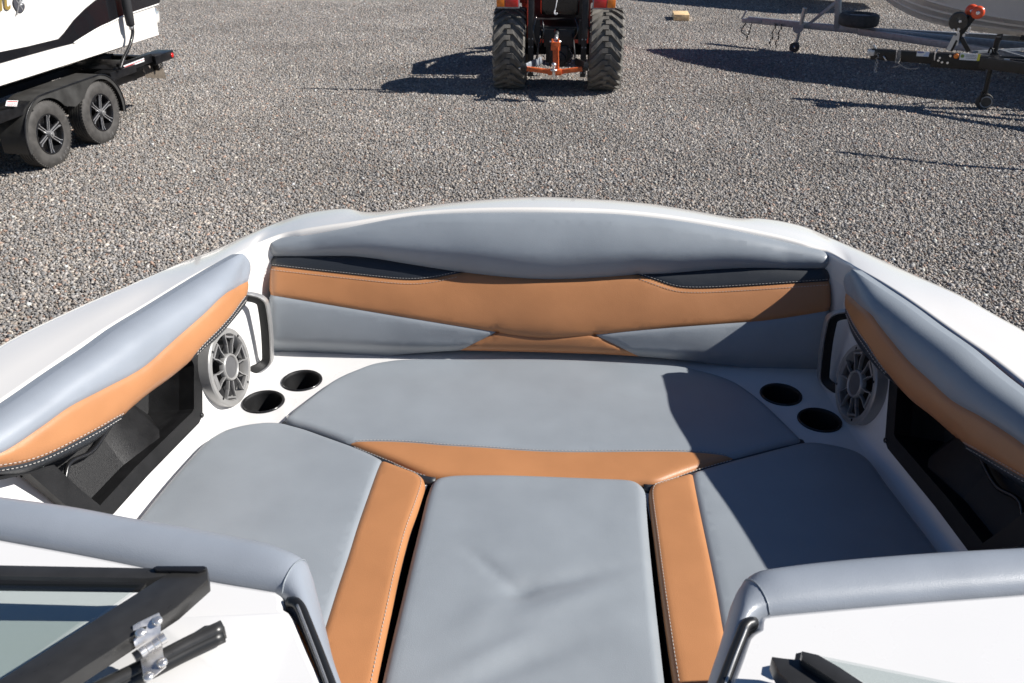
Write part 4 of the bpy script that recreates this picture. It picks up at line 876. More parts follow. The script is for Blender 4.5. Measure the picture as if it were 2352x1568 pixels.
# black band: traced on the hull side, running on forward and up outside the frame
hullslab([(-1500, 1010), (0, 675), (340, 607), (760, 505), (830, 430), (960, 260), (1110, 110), (1245, 0), (1400, -90), (1800, -210), (2040, -190), (2080, -60), (2085, 20), (2070, 42), (1960, 80), (1750, 150), (1600, 205), (1440, 285), (1300, 350), (1130, 450), (960, 560), (720, 620), (430, 700), (0, 820), (-1500, 1230)], 'flake_band', FLAKE)
# moulded lip under the band
mb = MB(); Pl = LF.pxs([(x/5.692, y/5.692) for x, y in [(960, 562), (1130, 455), (1300, 356), (1440, 292), (1600, 212), (1750, 158), (1960, 88), (2070, 50)]], -.04); Pl = crv(Pl, .03); mb.tube(LF.W(Pl, -.040), .011, 8); mb.out('moulded_lip', GEL, wb, smooth=True)
# swim platform at the stern
mb = MB(); mb.slab(Fr(lw(2.45, 1.02, -.30), LU, LN), [(0, .05), (.45, .02), (.72, -.12), (.74, -1.7), (.0, -1.9)], -.05, .05); mb.out('swim_platform', GEL, wb, bevel=.015)
mb = MB(); mb.slab(Fr(lw(2.46, 1.085, -.30), LU, LN), [(0, .02), (.43, -.01), (.68, -.14), (.70, -1.65), (.0, -1.8)], -.012, .006); mb.out('platform_mat', mat('blue_grey_foam', (.16, .22, .30), .8), wb, bevel=.004)
# lettering and badge
text_mesh('ft', .27, LF, *LF.px(-4, 25.5, -.035), -.031, 'hull_lettering', GOLD, wb, shear=.3, ext=.003)
bc = LF.px(44, 10, -.035); mb = MB(); mb.lathe(lw(bc[0], bc[1], -.034), LN, [(-.003, .072), (.003, .071), (.004, .068), (.004, 0)], 40); bd = mb.out('round_badge', INK, wb)
text_mesh('24', .062, LF, bc[0]+.004, bc[1]-.006, -.028, 'badge_number', PAPER, bd, ext=.001)
mb = MB(); e_ = [LF.W(np.array([[bc[0]+x, bc[1]+y] for x, y in q]), -.0285) for q in ([(-.075, -.085), (.03, .055)], [(-.035, .05), (.03, -.06)])]
for q in e_: mb.bar(q[0], q[1], .012, .003, LN)
mb.out('badge_cross', SILVER, bd)
# deck top and windscreen beyond the frame
mb = MB(); mb.slab(Fr(lw(-1.2, 1.88, NC), LU, LN), [(-2.6, -.7), (-1.2, -.95), (3.3, -1.0), (3.3, 1.0), (-1.2, .95), (-2.6, .7)], -.1, .02); mb.out('deck', GEL, wb, bevel=.02)

# ------------------------------------------------------------ tractor seen from behind
TX = -.08; TY = 12.18
tk = empty('tractor', (TX, TY, 0), 'red compact tractor seen from behind with dusty lugged tires and an orange drawbar', 'tractor')
def tp(x, y, z): return np.array([TX+x, TY+y, z])
def lug_wheel(parent, x0, x1, yc, R, dark=TIREG, rr=.26, nl=22, outer=1):
    wd = abs(x1-x0); xc = (x0+x1)/2; c = tp(xc, yc, R); wh = group_part('wheel', parent); mb = MB(); X = np.array([1., 0, 0])
    Rc = R-.032
    mb.lathe(c, X, [(-wd*.40, rr), (-wd*.47, rr+.06), (-wd/2, (rr+Rc)/2), (-wd*.485, Rc-.05), (-wd*.42, Rc-.012), (-wd*.2, Rc-.001), (0, Rc+.002), (wd*.2, Rc-.001), (wd*.42, Rc-.012), (wd*.485, Rc-.05), (wd/2, (rr+Rc)/2), (wd*.47, rr+.06), (wd*.40, rr)], 64); mb.out('tire', dark, wh, smooth=True)
    for k_ in range(nl*2):
        s_ = 1 if k_ % 2 else -1; a0 = k_*math.pi/nl; mb = MB()
        # a lug sweeps from the centre line out to the shoulder, flattening at the middle
        sec = [(-.02, .040, 0), (.055, .040, .0), (.125, .038, .075), (wd*.44, .042, .150), (wd*.495, .048, .165)]; V = []
        for (xx, hw, da) in sec:
            for (aw, rr_) in ((-hw, 0), (-hw*.72, 1), (hw*.72, 1), (hw, 0)):
                ang = a0+(da+aw*1.0)/R*1.0*1.0
                crown = .012*(xx/(wd/2))**2; r = (Rc-.012 if rr_ == 0 else R-crown)
                if xx > wd*.47 and rr_: r -= .022
                V.append(c+X*s_*xx+np.array([0, math.sin(ang)*-1, math.cos(ang)])*r)
        F = [(j*4+q, j*4+q+1, (j+1)*4+q+1, (j+1)*4+q) for j in range(4) for q in range(3)]+[(0, 1, 2, 3), (16, 19, 18, 17)]
        mb.add(V, F if s_ > 0 else [f[::-1] for f in F]); mb.out('tread_lug', dark, wh)
    for s_ in (1, -1):
        mb = MB(); mb.lathe(c, X*s_, [(wd*.38, rr+.006), (wd*.40, rr-.004), (wd*.30, rr-.02), (wd*.12, rr-.03), (wd*.10, .12), (wd*.16, .10), (wd*.16, 0)], 36); mb.out('rim', TRED, wh, auto=40)
    return wh
lug_wheel(tk, -.865, -.435, 0, .53); lug_wheel(tk, .395, .84, 0, .53)
for s_ in (-1, 1): lug_wheel(tk, s_*.62-.13, s_*.62+.13, 1.72, .33, rr=.17, nl=16)
# axle, gearbox and chassis
mb = MB(); mb.tube([tp(-.5, 0, .53), tp(.5, 0, .53)], .075, 14); mb.out('rear_axle', TDARK, tk, smooth=True)
mb = MB(); mb.box(tp(0, .15, .58), (.34, .75, .38)); mb.box(tp(0, -.15, .72), (.40, .36, .22)); mb.box(tp(0, -.27, .50), (.24, .20, .26)); mb.lathe(tp(0, -.37, .46), (0, -1, 0), [(0, .10), (.03, .095), (.03, .03), (.09, .02), (.09, 0)], 20); mb.out('gearbox', TDARK, tk, bevel=.015)
mb = MB(); mb.box(tp(0, 1.2, .62), (.30, 1.7, .30)); mb.out('chassis', TDARK, tk, bevel=.01)
mb = MB(); st2 = []
for (y, hw, z0, z1) in ((.75, .30, .75, 1.36), (1.3, .29, .75, 1.33), (2.0, .27, .72, 1.24), (2.22, .22, .72, 1.12)):
    st2.append(np.array([tp(x, y, z) for x, z in ((-hw, z0), (-hw, z1-.12), (-hw*.7, z1), (hw*.7, z1), (hw, z1-.12), (hw, z0))]))
loft(st2, 'bonnet', TRED, tk)
# fenders with lamps
for s_ in (-1, 1):
    f_ = group_part('fender', tk); mb = MB(); pr_ = [(-.30, 1.22), (-.18, 1.25), (-.02, 1.26), (.25, 1.22), (.50, 1.05)]; xi = .385 if s_ > 0 else .425
    P = np.array([tp(s_*xi, y, z) for y, z in pr_]); Q = np.array([tp(s_*(xi+.34), y, z) for y, z in pr_]); m_ = len(P)
    mb.add(np.vstack([P, Q]), [(i, i+1, m_+i+1, m_+i) for i in range(m_-1)]); b_ = [tp(s_*xi, .5, .75), tp(s_*xi, -.22, .70)]; k_ = len(mb.V); mb.add(list(P)+b_, [tuple(range(m_+2))]); 
    o = mb.out('fender_panel', TRED, f_); sm_ = o.modifiers.new('thickness', 'SOLIDIFY'); sm_.thickness = .012
    lc = s_*(xi+(.23 if s_ < 0 else .17)); mb = MB(); mb.box(tp(lc, -.42, 1.16), (.285, .06, .13)); mb.out('lamp_housing', GALV, f_, bevel=.008)
    for x_, m_l, w_ in ((-.045*s_ , REDL, .165), (.095*s_, AMBER, .105)): mb = MB(); mb.box(tp(lc+x_, -.456, 1.165), (w_, .03, .10)); mb.out('tail_lamp', m_l, f_, bevel=.008)
mb = MB(); mb.box(tp(0, .62, .95), (.78, .05, .80)); mb.out('dashboard', TDARK, tk, bevel=.02)
# seat, roll bar, uprights
mb = MB(); mb.box(tp(0, .10, 1.02), (.50, .45, .10)); mb.box(tp(0, -.16, 1.22), (.50, .10, .42)); mb.out('seat', BLACK, tk, bevel=.04)
mb = MB()
for s_ in (-1, 1): mb.box(tp(s_*.345-.02, -.36, .80), (.075, .06, 1.12)); mb.box(tp(s_*.345-.02, -.33, 1.75), (.06, .05, 1.0)); 
mb.box(tp(-.02, -.33, 2.27), (.75, .05, .06)); ro = mb.out('roll_bar', TDARK, tk, bevel=.008)
mb = MB()
for s_ in (-1, 1): mb.bar(tp(s_*.31-.02, -.40, .86), tp(s_*.31-.02, -.40, 1.1), .012, .012)
mb.out('bright_edge', GALV, ro)
mb = MB()
for s_ in (-1, 1):
    for z in (.30, .40, .62, .72):
        for x in (-.022, .022): mb.lathe(tp(s_*.345-.02+x, -.392, z), (0, -1, 0), [(0, .009), (.006, .009), (.006, 0)], 8)
mb.each('bolt', GALV, ro, n=24)
mb = MB(); mb.tube([tp(0, .42, .95), tp(0, .62, 1.2)], .025, 8); mb.lathe(tp(0, .60, 1.22), (0, -.35, 1), [(-.01, .17), (0, .185), (.01, .17)], 30); mb.out('steering_wheel', BLACK, tk, smooth=True)
mb = MB(); mb.box(tp(0, .1, .84), (.82, .75, .03)); mb.box(tp(-.30, -.33, .80), (.10, .04, .30)); mb.box(tp(.30, -.33, .80), (.10, .04, .30)); mb.each('platform', TDARK, tk)
mb = MB()
for q in ([(-.22, -.36, .95), (-.20, -.42, .80), (-.24, -.38, .62)], [(.20, -.36, .98), (.24, -.44, .84), (.18, -.40, .70)], [(-.30, -.38, 1.0), (-.33, -.45, .8), (-.28, -.42, .62)], [(.12, -.38, .62), (.18, -.45, .52), (.10, -.46, .42)]): mb.tube(crv([tp(*p) for p in q], .03), .011, 6)
mb.out('hydraulic_hose', BLACK, tk, smooth=True)
mb = MB(); mb.tube([tp(-.02, -.40, 1.30), tp(-.05, -.44, 1.12), tp(-.06, -.44, 1.08)], .006, 6); mb.tube(crv([tp(-.06, -.44, 1.08), tp(-.065, -.45, 1.045), tp(-.045, -.45, 1.03), tp(-.03, -.45, 1.05)], .008), .009, 8); mb.out('tie_hook', PAPER, tk, smooth=True)
# three-point hitch with the orange drawbar and top mast
def px_t(x, y, yw): P = Fr((0, TY+yw, 0), (1, 0, 0), (0, 0, 1)); u_, v_ = P.px(x, y); return np.array([u_, TY+yw, v_])
def zz(x, y): return (1121.6+x*0, 0)
def tz(x, y, yw): return px_t((1900+x/4.356)/1.6939, (y/4.356)/1.6939, yw)
mb = MB(); mb.bar(tz(650, 1160, -.78), tz(1050, 1215, -.78), .05, .055); mb.bar(tz(1200, 1215, -.78), tz(1590, 1165, -.78), .05, .055); mb.bar(tz(1010, 1214, -.78), tz(1240, 1218, -.78), .09, .07); db = mb.out('drawbar', ORANGE, tk, bevel=.006)
mb = MB(); c_ = tz(1110, 1165, -.82); mb.lathe(c_, (0, 0, 1), [(-.09, .02), (-.03, .022), (-.02, .045), (-.005, .045), (0, .02)], 20); mb.lathe(c_+np.array([0, 0, .05]), (0, 0, 1), [(-.05, .014), (-.034, .012), (-.024, .020), (-.01, .029), (.008, .031), (.02, .024), (.028, .012), (.03, 0)], 24); mb.out('tow_ball', CHROME, db, smooth=True)
mb = MB(); mb.bar(tz(1150, 1190, -.74), tz(1140, 740, -.62), .075, .045, (0, 1, 0)); mb.bar(tz(1185, 1190, -.76), tz(1185, 800, -.66), .012, .06, (0, 1, 0)); mb.box(tz(1140, 775, -.63), (.115, .08, .10))
for x_ in (1085, 1190): mb.bar(tz(x_, 740, -.62), tz(x_, 660, -.60), .018, .07, (0, 1, 0))
mb.out('top_mast', ORANGE, tk, bevel=.004)
mb = MB(); mb.tube([tz(1140, 690, -.60), tz(1155, 600, -.52)], .027, 12); mb.out('top_link', SILVER, tk, smooth=True); mb = MB(); mb.tube([tz(1150, 610, -.53), tz(1162, 520, -.40)], .034, 12); mb.out('top_link', TDARK, tk, smooth=True)
mb = MB(); mb.tube([tz(1040, 700, -.61), tz(1235, 705, -.61)], .010, 8); mb.out('hitch_pin', CHROME, tk, smooth=True)
for (a_, b_, c_, m_l) in ((tz(640, 1130, -.76), tz(900, 1010, -.45), 1, PAPER), (tz(1640, 1110, -.76), tz(1480, 1035, -.45), 1, TDARK)):
    mb = MB(); mb.bar(a_, b_, .022, .085, (0, .3, 1)); mb.out('lower_link', GALV if m_l is PAPER else TDARK, tk, bevel=.005)
mb = MB()
for x_ in (590, 1655): mb.lathe(tz(x_, 1130, -.78), (1, 0, 0), [(-.03, 0), (-.03, .052), (.03, .052), (.03, 0)], 20)
mb.each('link_ball', TDARK, tk, n=80, auto=40)
mb = MB(); mb.tube([tz(520, 1160, -.78), tz(560, 1150, -.78)], .014, 8); mb.tube([tz(1680, 1130, -.78), tz(1685, 1200, -.80)], .012, 8); mb.out('hitch_pin', CHROME, tk, smooth=True)
mb = MB(); mb.tube([tz(820, 1000, -.55), tz(880, 560, -.35), tz(905, 500, -.3)], .014, 8); mb.tube([tz(1470, 1000, -.55), tz(1430, 560, -.35)], .012, 8); mb.out('lift_rod', TDARK, tk, smooth=True)
mb = MB(); mb.tube(crv([tz(800, 990, -.6), tz(830, 1110, -.66), tz(865, 1120, -.66), tz(870, 990, -.6)], .02), .006, 6); mb.out('check_chain', CHAIN, tk, smooth=True)
# loader arms ahead, out of frame but throwing their shadow
mb = MB()
for s_ in (-1, 1):
    P = [tp(s_*.52, .75, 1.15), tp(s_*.55, 1.5, 1.20), tp(s_*.55, 2.4, .75), tp(s_*.55, 2.75, .35)]
    for u_, v_ in zip(P[:-1], P[1:]): mb.bar(u_, v_, .06, .12)
    mb.bar(tp(s_*.45, .75, .6), tp(s_*.52, .75, 1.22), .08, .1)
lo_ = mb.out('loader_arms', TRED, tk, bevel=.006)
mb = MB(); st3 = [np.array([tp(x, y, z) for y, z in ((2.75, .62), (2.72, .12), (2.85, .06), (3.3, .05))]) for x in (-.85, .85)]; o = mesh('bucket', np.vstack(st3), [(0, 1, 5, 4), (1, 2, 6, 5), (2, 3, 7, 6), (0, 3, 2, 1), (4, 5, 6, 7)], TRED, tk, False)

# ------------------------------------------------------------ wooden block on the gravel
wbk = at(1563, 41, .03); mb = MB(); mb.box((wbk[0], wbk[1], .075), (.30, .52, .11), (1, -.03, 0), (.03, 1, 0)); o = mb.out('wooden_block', WOOD, None, bevel=.006)
tag(o, 'pale sawn wooden block lying alone on the gravel right of the tractor', 'wood block')

# ------------------------------------------------------------ galvanised trailer with the cream boat, upper right
GZ = .42; g0 = at(1712, 44, GZ); g1_ = at(2352, 106, GZ); GU = (g1_-g0)/np.linalg.norm(g1_-g0); GN = np.array([-GU[1], GU[0], 0])   # GN points away from the camera
GFR = Fr(g0-np.array([0, 0, GZ]), GU, (0, 0, 1))      # vertical centre plane; +N towards the camera
def gwp(s_, z, n_=0.): return GFR.w(s_, z, n_)
def gpx(x, y, n_=0.): u_, v_ = GFR.px(x, y, n_); return np.array([u_, v_])
gt = empty('galvanised_boat_trailer', tuple(gwp(2, 0)), 'galvanised boat trailer with a spare tire on its tongue, under the cream boat', 'trailer')
mb = MB(); mb.box(gwp(3.2, GZ, 0), (6.3, .085, .10), GU, GN); mb.out('tongue', GALV, gt, bevel=.006)
mb = MB()
for s_ in (-1, 1): mb.bar(gwp(1.9, GZ-.01, s_*.05), gwp(4.6, GZ-.01, s_*.85), .07, .10); mb.bar(gwp(4.6, GZ-.01, s_*.85), gwp(8.2, GZ-.01, s_*.85), .07, .10)
for s_ in (4.6, 6., 8.1): mb.bar(gwp(s_, GZ-.02, -.85), gwp(s_, GZ-.02, .85), .06, .06)
mb.out('frame', GALV, gt, bevel=.005)
a_, b_ = gpx(1706, 46), gpx(1770, 53); mb = MB(); mb.bar(gwp(a_[0], GZ-.02), gwp(a_[0]+.35, GZ), .10, .07); mb.bar(gwp(a_[0]-.02, GZ), gwp(a_[0]+.05, GZ+.14), .03, .03); mb.out('coupler', GALV, gt, bevel=.01)
mb = MB(); mb.tube(crv([gwp(a_[0]+.1, GZ), gwp(a_[0]+.02, GZ-.18, .05), gwp(a_[0]+.14, GZ-.24, .05), gwp(a_[0]+.18, GZ-.05, .05)], .02), .010, 8); mb.tube([gwp(a_[0]+.14, GZ-.24, .05), gwp(a_[0]+.13, GZ-.32, .05)], .014, 6); mb.out('breakaway_cable', BLACK, gt, smooth=True)
for x_, d in ((1783, 0), (1797, .03)):
    p_ = gpx(x_, 60); mb = MB()
    for q in range(9): z = GZ-.03-q*.042; mb.box(gwp(p_[0]+.015*math.sin(q*1.7)-q*.006, z, .06), (.022, .022, .040) if q % 2 else (.010, .03, .040))
    mb.out('safety_chain', CHAIN if False else mat('rusty_chain', (.10, .07, .05), .7), gt)
# jockey wheel
p1 = gpx(1849, 18, .12); p0 = gpx(1824, 122, .12); j_ = group_part('jockey_stand', gt)
T_ = gwp(p1[0], p1[1], .12); B_ = gwp(p0[0], p0[1]+.04, .12); mb = MB(); mb.tube([T_, T_*.62+B_*.38], .034, 14); mb.tube([T_*.63+B_*.37, B_*.8+T_*.2], .026, 14); mb.out('tube', SILVER, j_, auto=40)
mb = MB(); q_ = T_*.55+B_*.45; mb.lathe(q_+np.array([0, .05, .0]), GN, [(-.07, 0), (-.07, .09), (-.055, .09), (-.05, .05), (.02, .05), (.02, 0)], 20); mb.out('clamp', GALV, j_, auto=40)
mb = MB(); wB = B_.copy(); wB[2] = .085; mb.lathe(wB-GN*.02, GN, [(-.025, .02), (-.03, .06), (-.022, .083), (.022, .083), (.03, .06), (.025, .02)], 20); mb.out('jockey_wheel', TIRE, j_, auto=40)
mb = MB(); mb.bar(B_+np.array([0, 0, .15]), wB+np.array([0, 0, .0])-GN*.055, .03, .012); mb.out('fork', GALV, j_)
# winch post and spare
pb_ = gpx(1925, 52); mb = MB(); mb.bar(gwp(pb_[0], GZ), gwp(pb_[0]-.12, 1.35), .10, .08, tuple(GU)); mb.bar(gwp(pb_[0]-.45, GZ+.03), gwp(pb_[0]-.05, GZ+.42), .05, .05, (0, 0, 1)); mb.box(gwp(pb_[0]-.12, 1.2, 0), (.22, .16, .16), GU, GN); mb.out('winch_post', GALV, gt, bevel=.005)
sc_ = gpx(1971, 50, .10); mb = MB(); R = .30; c_ = gwp(sc_[0], GZ+.17, .08)
mb.lathe(c_, (0, 0, 1), [(-.06, .17), (-.085, .20), (-.09, .26), (-.075, R-.012), (-.05, R), (-.02, R+.001), (.02, R+.001), (.05, R), (.075, R-.012), (.09, .26), (.085, .20), (.06, .17)], 48); sp_ = mb.out('spare_tire', TIRE, gt, auto=40)
mb = MB(); mb.lathe(c_, (0, 0, 1), [(.06, .172), (.05, .16), (-.02, .15), (-.03, .06), (-.03, 0)], 32); mb.out('rim', GALV, sp_, auto=40)
p_ = gpx(1996, 69, .06); mb = MB(); mb.box(gwp(p_[0], GZ, .055), (.095, .02, .062), GU, GN); mb.out('side_marker', AMBER, gt, bevel=.008)
for s_ in (-1, 1):
    wh = group_part('wheel', gt); mb = MB(); mb.lathe(gwp(6.9, .31, s_*1.08), GN*-s_, [(.09, .17), (.1, .22), (.08, .30), (.05, .31), (-.05, .31), (-.08, .30), (-.1, .22), (-.09, .17), (-.05, .05), (-.05, 0)], 36); mb.out('tire', TIRE, wh, auto=40)
    mb = MB(); mb.bar(gwp(6.5, .66, s_*1.08), gwp(7.3, .66, s_*1.08), .22, .02); mb.out('mudguard', GALV, gt, bevel=.004)
mb = MB()
for s_ in (-1, 1): mb.bar(gwp(4.2, .60, s_*.45), gwp(8.2, .60, s_*.45), .09, .06); mb.bar(gwp(4.8, .42, s_*.45), gwp(4.8, .58, s_*.45), .05, .05); mb.bar(gwp(7.8, .42, s_*.45), gwp(7.8, .58, s_*.45), .05, .05)
mb.each('bunk', TBLK, gt)

def cream(name, shift, label):
    root = empty(name, tuple(gwp(4, .9)+shift), label, 'boat'); sh = shift
    X0 = 1.62
    # s, keel z, chine half width, chine z, sheer half width, sheer z
    T = [(-.45, 1.93, .015, 1.94, .03, 1.98), (-.25, 1.62, .03, 1.66, .22, 1.97), (0., 1.33, .06, 1.44, .38, 1.95), (.30, 1.07, .12, 1.27, .56, 1.93), (.62, .86, .22, 1.14, .72, 1.90), (1.05, .68, .36, 1.02, .87, 1.86), (1.6, .585, .52, .93, .99, 1.81), (2.4, .55, .70, .86, 1.07, 1.74), (3.6, .54, .84, .83, 1.11, 1.68), (5.2, .54, .88, .82, 1.10, 1.64)]
    T = crv(np.array(T), n=40); stn = []
    for (s_, kz, cw_, cz, sw, sz_) in T:
        def r(n_, z): return (n_, z)
        P = [(0, kz)]
        for q in (.30, .62): # bottom with two spray strakes
            P += [(cw_*q, kz+(cz-kz)*q), (cw_*q+.035*min(1, cw_/.3), kz+(cz-kz)*q+.002), (cw_*q+.038*min(1, cw_/.3), kz+(cz-kz)*q+.028*min(1, cw_/.3))]
        P += [(cw_*.97, cz-.01), (cw_+.03*min(1, cw_/.3), cz), (cw_+.034*min(1, cw_/.3), cz+.03)]
        for q in (.30, .62, .92): P.append((cw_+.034*min(1, cw_/.3)+(sw-cw_-.03)*q**.8, cz+.03+(sz_-cz-.03)*q))
        P += [(sw, sz_-.05), (sw+.02, sz_-.04), (sw+.02, sz_), (sw-.05, sz_+.02)]
        stn.append((np.array([gwp(X0+s_, z, n_)+sh for n_, z in P]), np.array([gwp(X0+s_, z, -n_)+sh for n_, z in P])))
    for k_, fl in ((0, False), (1, True)):
        S_ = [x[k_] for x in stn]; n_ = len(S_[0]); F = [(j*n_+i, j*n_+i+1, (j+1)*n_+i+1, (j+1)*n_+i) for j in range(len(S_)-1) for i in range(n_-1)]
        if fl: F = [f[::-1] for f in F]
        o = mesh('hull_side', np.vstack(S_), F, CREAM, root, True, None, 25)
        iq = [11, 12]; B = []; 
        a_ = np.array([x[k_][11] for x in stn]); b_ = np.array([x[k_][12] for x in stn]); nn_ = GFR.N*(.006 if k_ == 0 else -.006)
        m_ = len(a_); lo2 = a_*.5+b_*.5+nn_; mesh('navy_stripe', np.vstack([lo2, b_+nn_*1.5]), [(i, i+1, m_+i+1, m_+i) for i in range(m_-1)], NAVY, root)
    dk_ = [np.array([x[0][-1], (x[0][-1]+x[1][-1])/2+np.array([0, 0, .05]), x[1][-1]]) for x in stn]; m_ = 3
    mesh('deck', np.vstack(dk_), [(j*3+i, j*3+i+1, (j+1)*3+i+1, (j+1)*3+i) for j in range(len(dk_)-1) for i in range(2)], CREAM, root)
    tl2 = np.vstack([stn[-1][0], stn[-1][1][::-1]]); mesh('transom', tl2, [tuple(range(len(tl2)))], CREAM, root, False)
    w_ = [np.array([gwp(X0+2.3, 1.80, n_)+sh for n_ in (-.75, 0, .75)]), np.array([gwp(X0+2.75, 2.20, n_)+sh for n_ in (-.68, 0, .68)])]
    mesh('windscreen', np.vstack(w_), [(0, 1, 4, 3), (1, 2, 5, 4)], GLASS, root, False)
    return root
cream('runabout_boat', np.zeros(3), 'cream runabout boat with a navy stripe on the galvanised trailer')

# second boat added out of view beyond, only to cast a shadow band
cream('runabout_boat', np.array([-1.6, 8.1, 0.]), 'unseen cream boat added behind the galvanised trailer to cast a shadow')

# ------------------------------------------------------------ black trailer with the winch stand, right
BZ = .60; k0 = at(2003, 113, BZ+.05); k1_ = at(2352, 139, BZ+.05); BU = (k1_-k0)/np.linalg.norm(k1_-k0); BU[2] = 0; BU /= np.linalg.norm(BU)
BFR = Fr(k0*np.array([1, 1, 0]), BU, (0, 0, 1)); BNN = -BFR.N      # away from camera
def bp_(s_, z, n_=0.): return BFR.w(s_, z, n_)
def bpx(x, y, n_=0.): return np.array(BFR.px((3300+x/3.41)/1.6939, (y/3.41)/1.6939, n_))
def b3(x, y, n_=0.): u_, v_ = bpx(x, y, n_); return bp_(u_, v_, n_)
bt = empty('black_boat_trailer', tuple(bp_(1, 0)), 'empty black boat trailer with a winch stand and orange rollers at the right edge', 'trailer')
sE = bpx(2332, 740)[0]
mb = MB(); q = [bpx(400, 620, .04), bpx(680, 632, .04), bpx(1160, 655, .04), bpx(1160, 800, .04), bpx(400, 760, .04)]; z1 = BZ+.045
mb.box(bp_(.62, BZ, 0), (1.24, .10, .13), BU, BNN); mb.out('tongue', TBLK, bt, bevel=.007)
mb = MB(); mb.box(bp_(1.02, BZ-.01, 0), (.62, .14, .17), BU, BNN)
for s_ in (-1, 1): mb.bar(bp_(1.25, BZ, s_*.05), bp_(3.6, BZ, s_*.85), .06, .13); mb.bar(bp_(3.6, BZ, s_*.85), bp_(7., BZ, s_*.85), .06, .13)
mb.box(bp_(3.2, BZ, 0), (4.4, .08, .12), BU, BNN)
for s_ in (3.6, 5., 6.8): mb.bar(bp_(s_, BZ-.02, -.85), bp_(s_, BZ-.02, .85), .06, .06)
mb.out('frame', TBLK, bt, bevel=.006)
mb = MB(); mb.bar(b3(255, 690), b3(400, 690), .10, .075, (0, 0, 1)); mb.bar(b3(340, 590), b3(375, 660), .05, .025); mb.box(b3(320, 700, .05), (.05, .03, .07), BU, BNN); mb.out('coupler', CHAIN, bt, bevel=.01)
mb = MB()
for q in range(9): p_ = b3(400-q*5, 715+q*28, .05); mb.lathe(p_, (1, 0, .2) if q % 2 else (0, 1, .2), [(-.004, .020), (.004, .020), (.004, .012), (-.004, .012), (-.004, .020)], 10)
mb.out('safety_chain', CHAIN, bt, smooth=True)
mb = MB(); P = []
for q in range(140): a = q*2*math.pi/14; x_, y_ = 672-q*.18+4*math.sin(q*.02), 655+q*1.25; p_ = b3(x_, y_, .10); P.append(p_+BU*.028*math.cos(a)+BNN*.028*math.sin(a)*1.0)
mb.tube(P, .0042, 5); P = [b3(x, y, .10) for x, y in ((655, 825), (700, 860), (770, 900), (850, 912), (905, 905), (945, 893))]; mb.tube(crv(P, .02), .006, 6); P = [b3(x, y, .10) for x, y in ((690, 862), (650, 880), (600, 888))]; mb.tube(crv(P, .02), .006, 6); mb.out('coiled_cable', mat('grey_cable', (.33, .31, .29), .5), bt, smooth=True)
mb = MB(); mb.tube([b3(468, 742, .07), b3(510, 808, .07)], .008, 6); mb.out('lock_pin', CHROME, bt, smooth=True)
def bq(px_, name, m, n_, th=.004, par=None):
    uv = np.array([bpx(x, y, n_) for x, y in px_]); mb = MB(); mb.slab(BFR, uv, n_-th, n_); return mb.out(name, m, par or bt)
sk1 = bq([(915, 677), (1082, 683), (1066, 750), (903, 742)], 'sticker', PAPER, .055); bq([(920, 679), (1010, 682), (1005, 700), (960, 703), (917, 698)], 'sticker_print', BLUES, .0565, .001, sk1); bq([(1040, 690), (1080, 690), (1066, 748), (990, 746)], 'sticker_print', mat('pale_blue_print', (.45, .52, .68), .5), .0562, .001, sk1)
sk2 = bq([(1488, 697), (1760, 716), (1738, 806), (1472, 790)], 'sticker', PAPER, .075); bq([(1725, 713), (1760, 716), (1738, 806), (1703, 803)], 'sticker_print', YEL, .0765, .001, sk2)
for y in (725, 745, 765): bq([(1560, y), (1700, y+8), (1699, y+13), (1559, y+5)], 'sticker_print', INK, .0766, .001, sk2)
mb = MB(); mb.lathe(b3(1516, 742, .076), BFR.N, [(0, .021), (.001, .021), (.001, 0)], 20); mb.out('sticker_print', mat('green_print', (.25, .38, .05), .5), sk2); bq([(1495, 738), (1537, 742), (1536, 750), (1495, 746)], 'sticker_print', INK, .0778, .0006, sk2)
bq([(2070, 775), (2145, 780), (2138, 826), (2062, 821)], 'sticker', PAPER, .075)
mb = MB(); mb.lathe(b3(1436, 740, .075), BFR.N, [(0, .031), (.012, .029), (.018, .018), (.018, 0)], 24); mb.out('side_marker', AMBER, bt, smooth=True)
for (x, y) in ((1230, 655), (1215, 765), (1356, 737), (1318, 830), (1160, 690), (1250, 670), (1245, 822), (1195, 800)):
    mb = MB(); mb.lathe(b3(x, y, .075), BFR.N, [(0, .014), (.014, .014), (.014, .008), (.022, .008), (.022, 0)], 6 if x % 2 else 12); mb.out('bolt', CHROME, bt)
mb = MB(); mb.tube(crv([b3(1185, 650, .06), b3(1165, 690, .08), b3(1150, 740, .08), b3(1145, 800, .08)], .02), .008, 8); mb.out('u_bolt', CHROME, bt, smooth=True)
# winch stand
ws = group_part('winch_stand', bt); mb = MB(); top_ = b3(1660, 215); kn = b3(1500, 500)
mb.bar(b3(1345, 672, .04), b3(1420, 520, .04), .07, .05, tuple(BFR.N)); mb.bar(b3(1420, 540, .0), b3(1600, 290, .0), .07, .06, tuple(BFR.N)); mb.bar(b3(1590, 300, .0), b3(1680, 190, .0), .07, .06, tuple(BFR.N)); mb.bar(b3(1500, 500, .02), b3(1600, 680, .02), .05, .05, tuple(BFR.N)); mb.bar(b3(1560, 270, -.09), b3(1630, 170, -.09), .06, .05, tuple(BFR.N)); mb.out('post', TBLK, ws, bevel=.006)
mb = MB(); mb.bar(b3(1325, 668, .075), b3(1425, 470, .075), .05, .006, tuple(BFR.N)); mb.bar(b3(1440, 600, .06), b3(1465, 430, .06), .03, .006, tuple(BFR.N)); mb.out('bracket', CHAIN, ws)
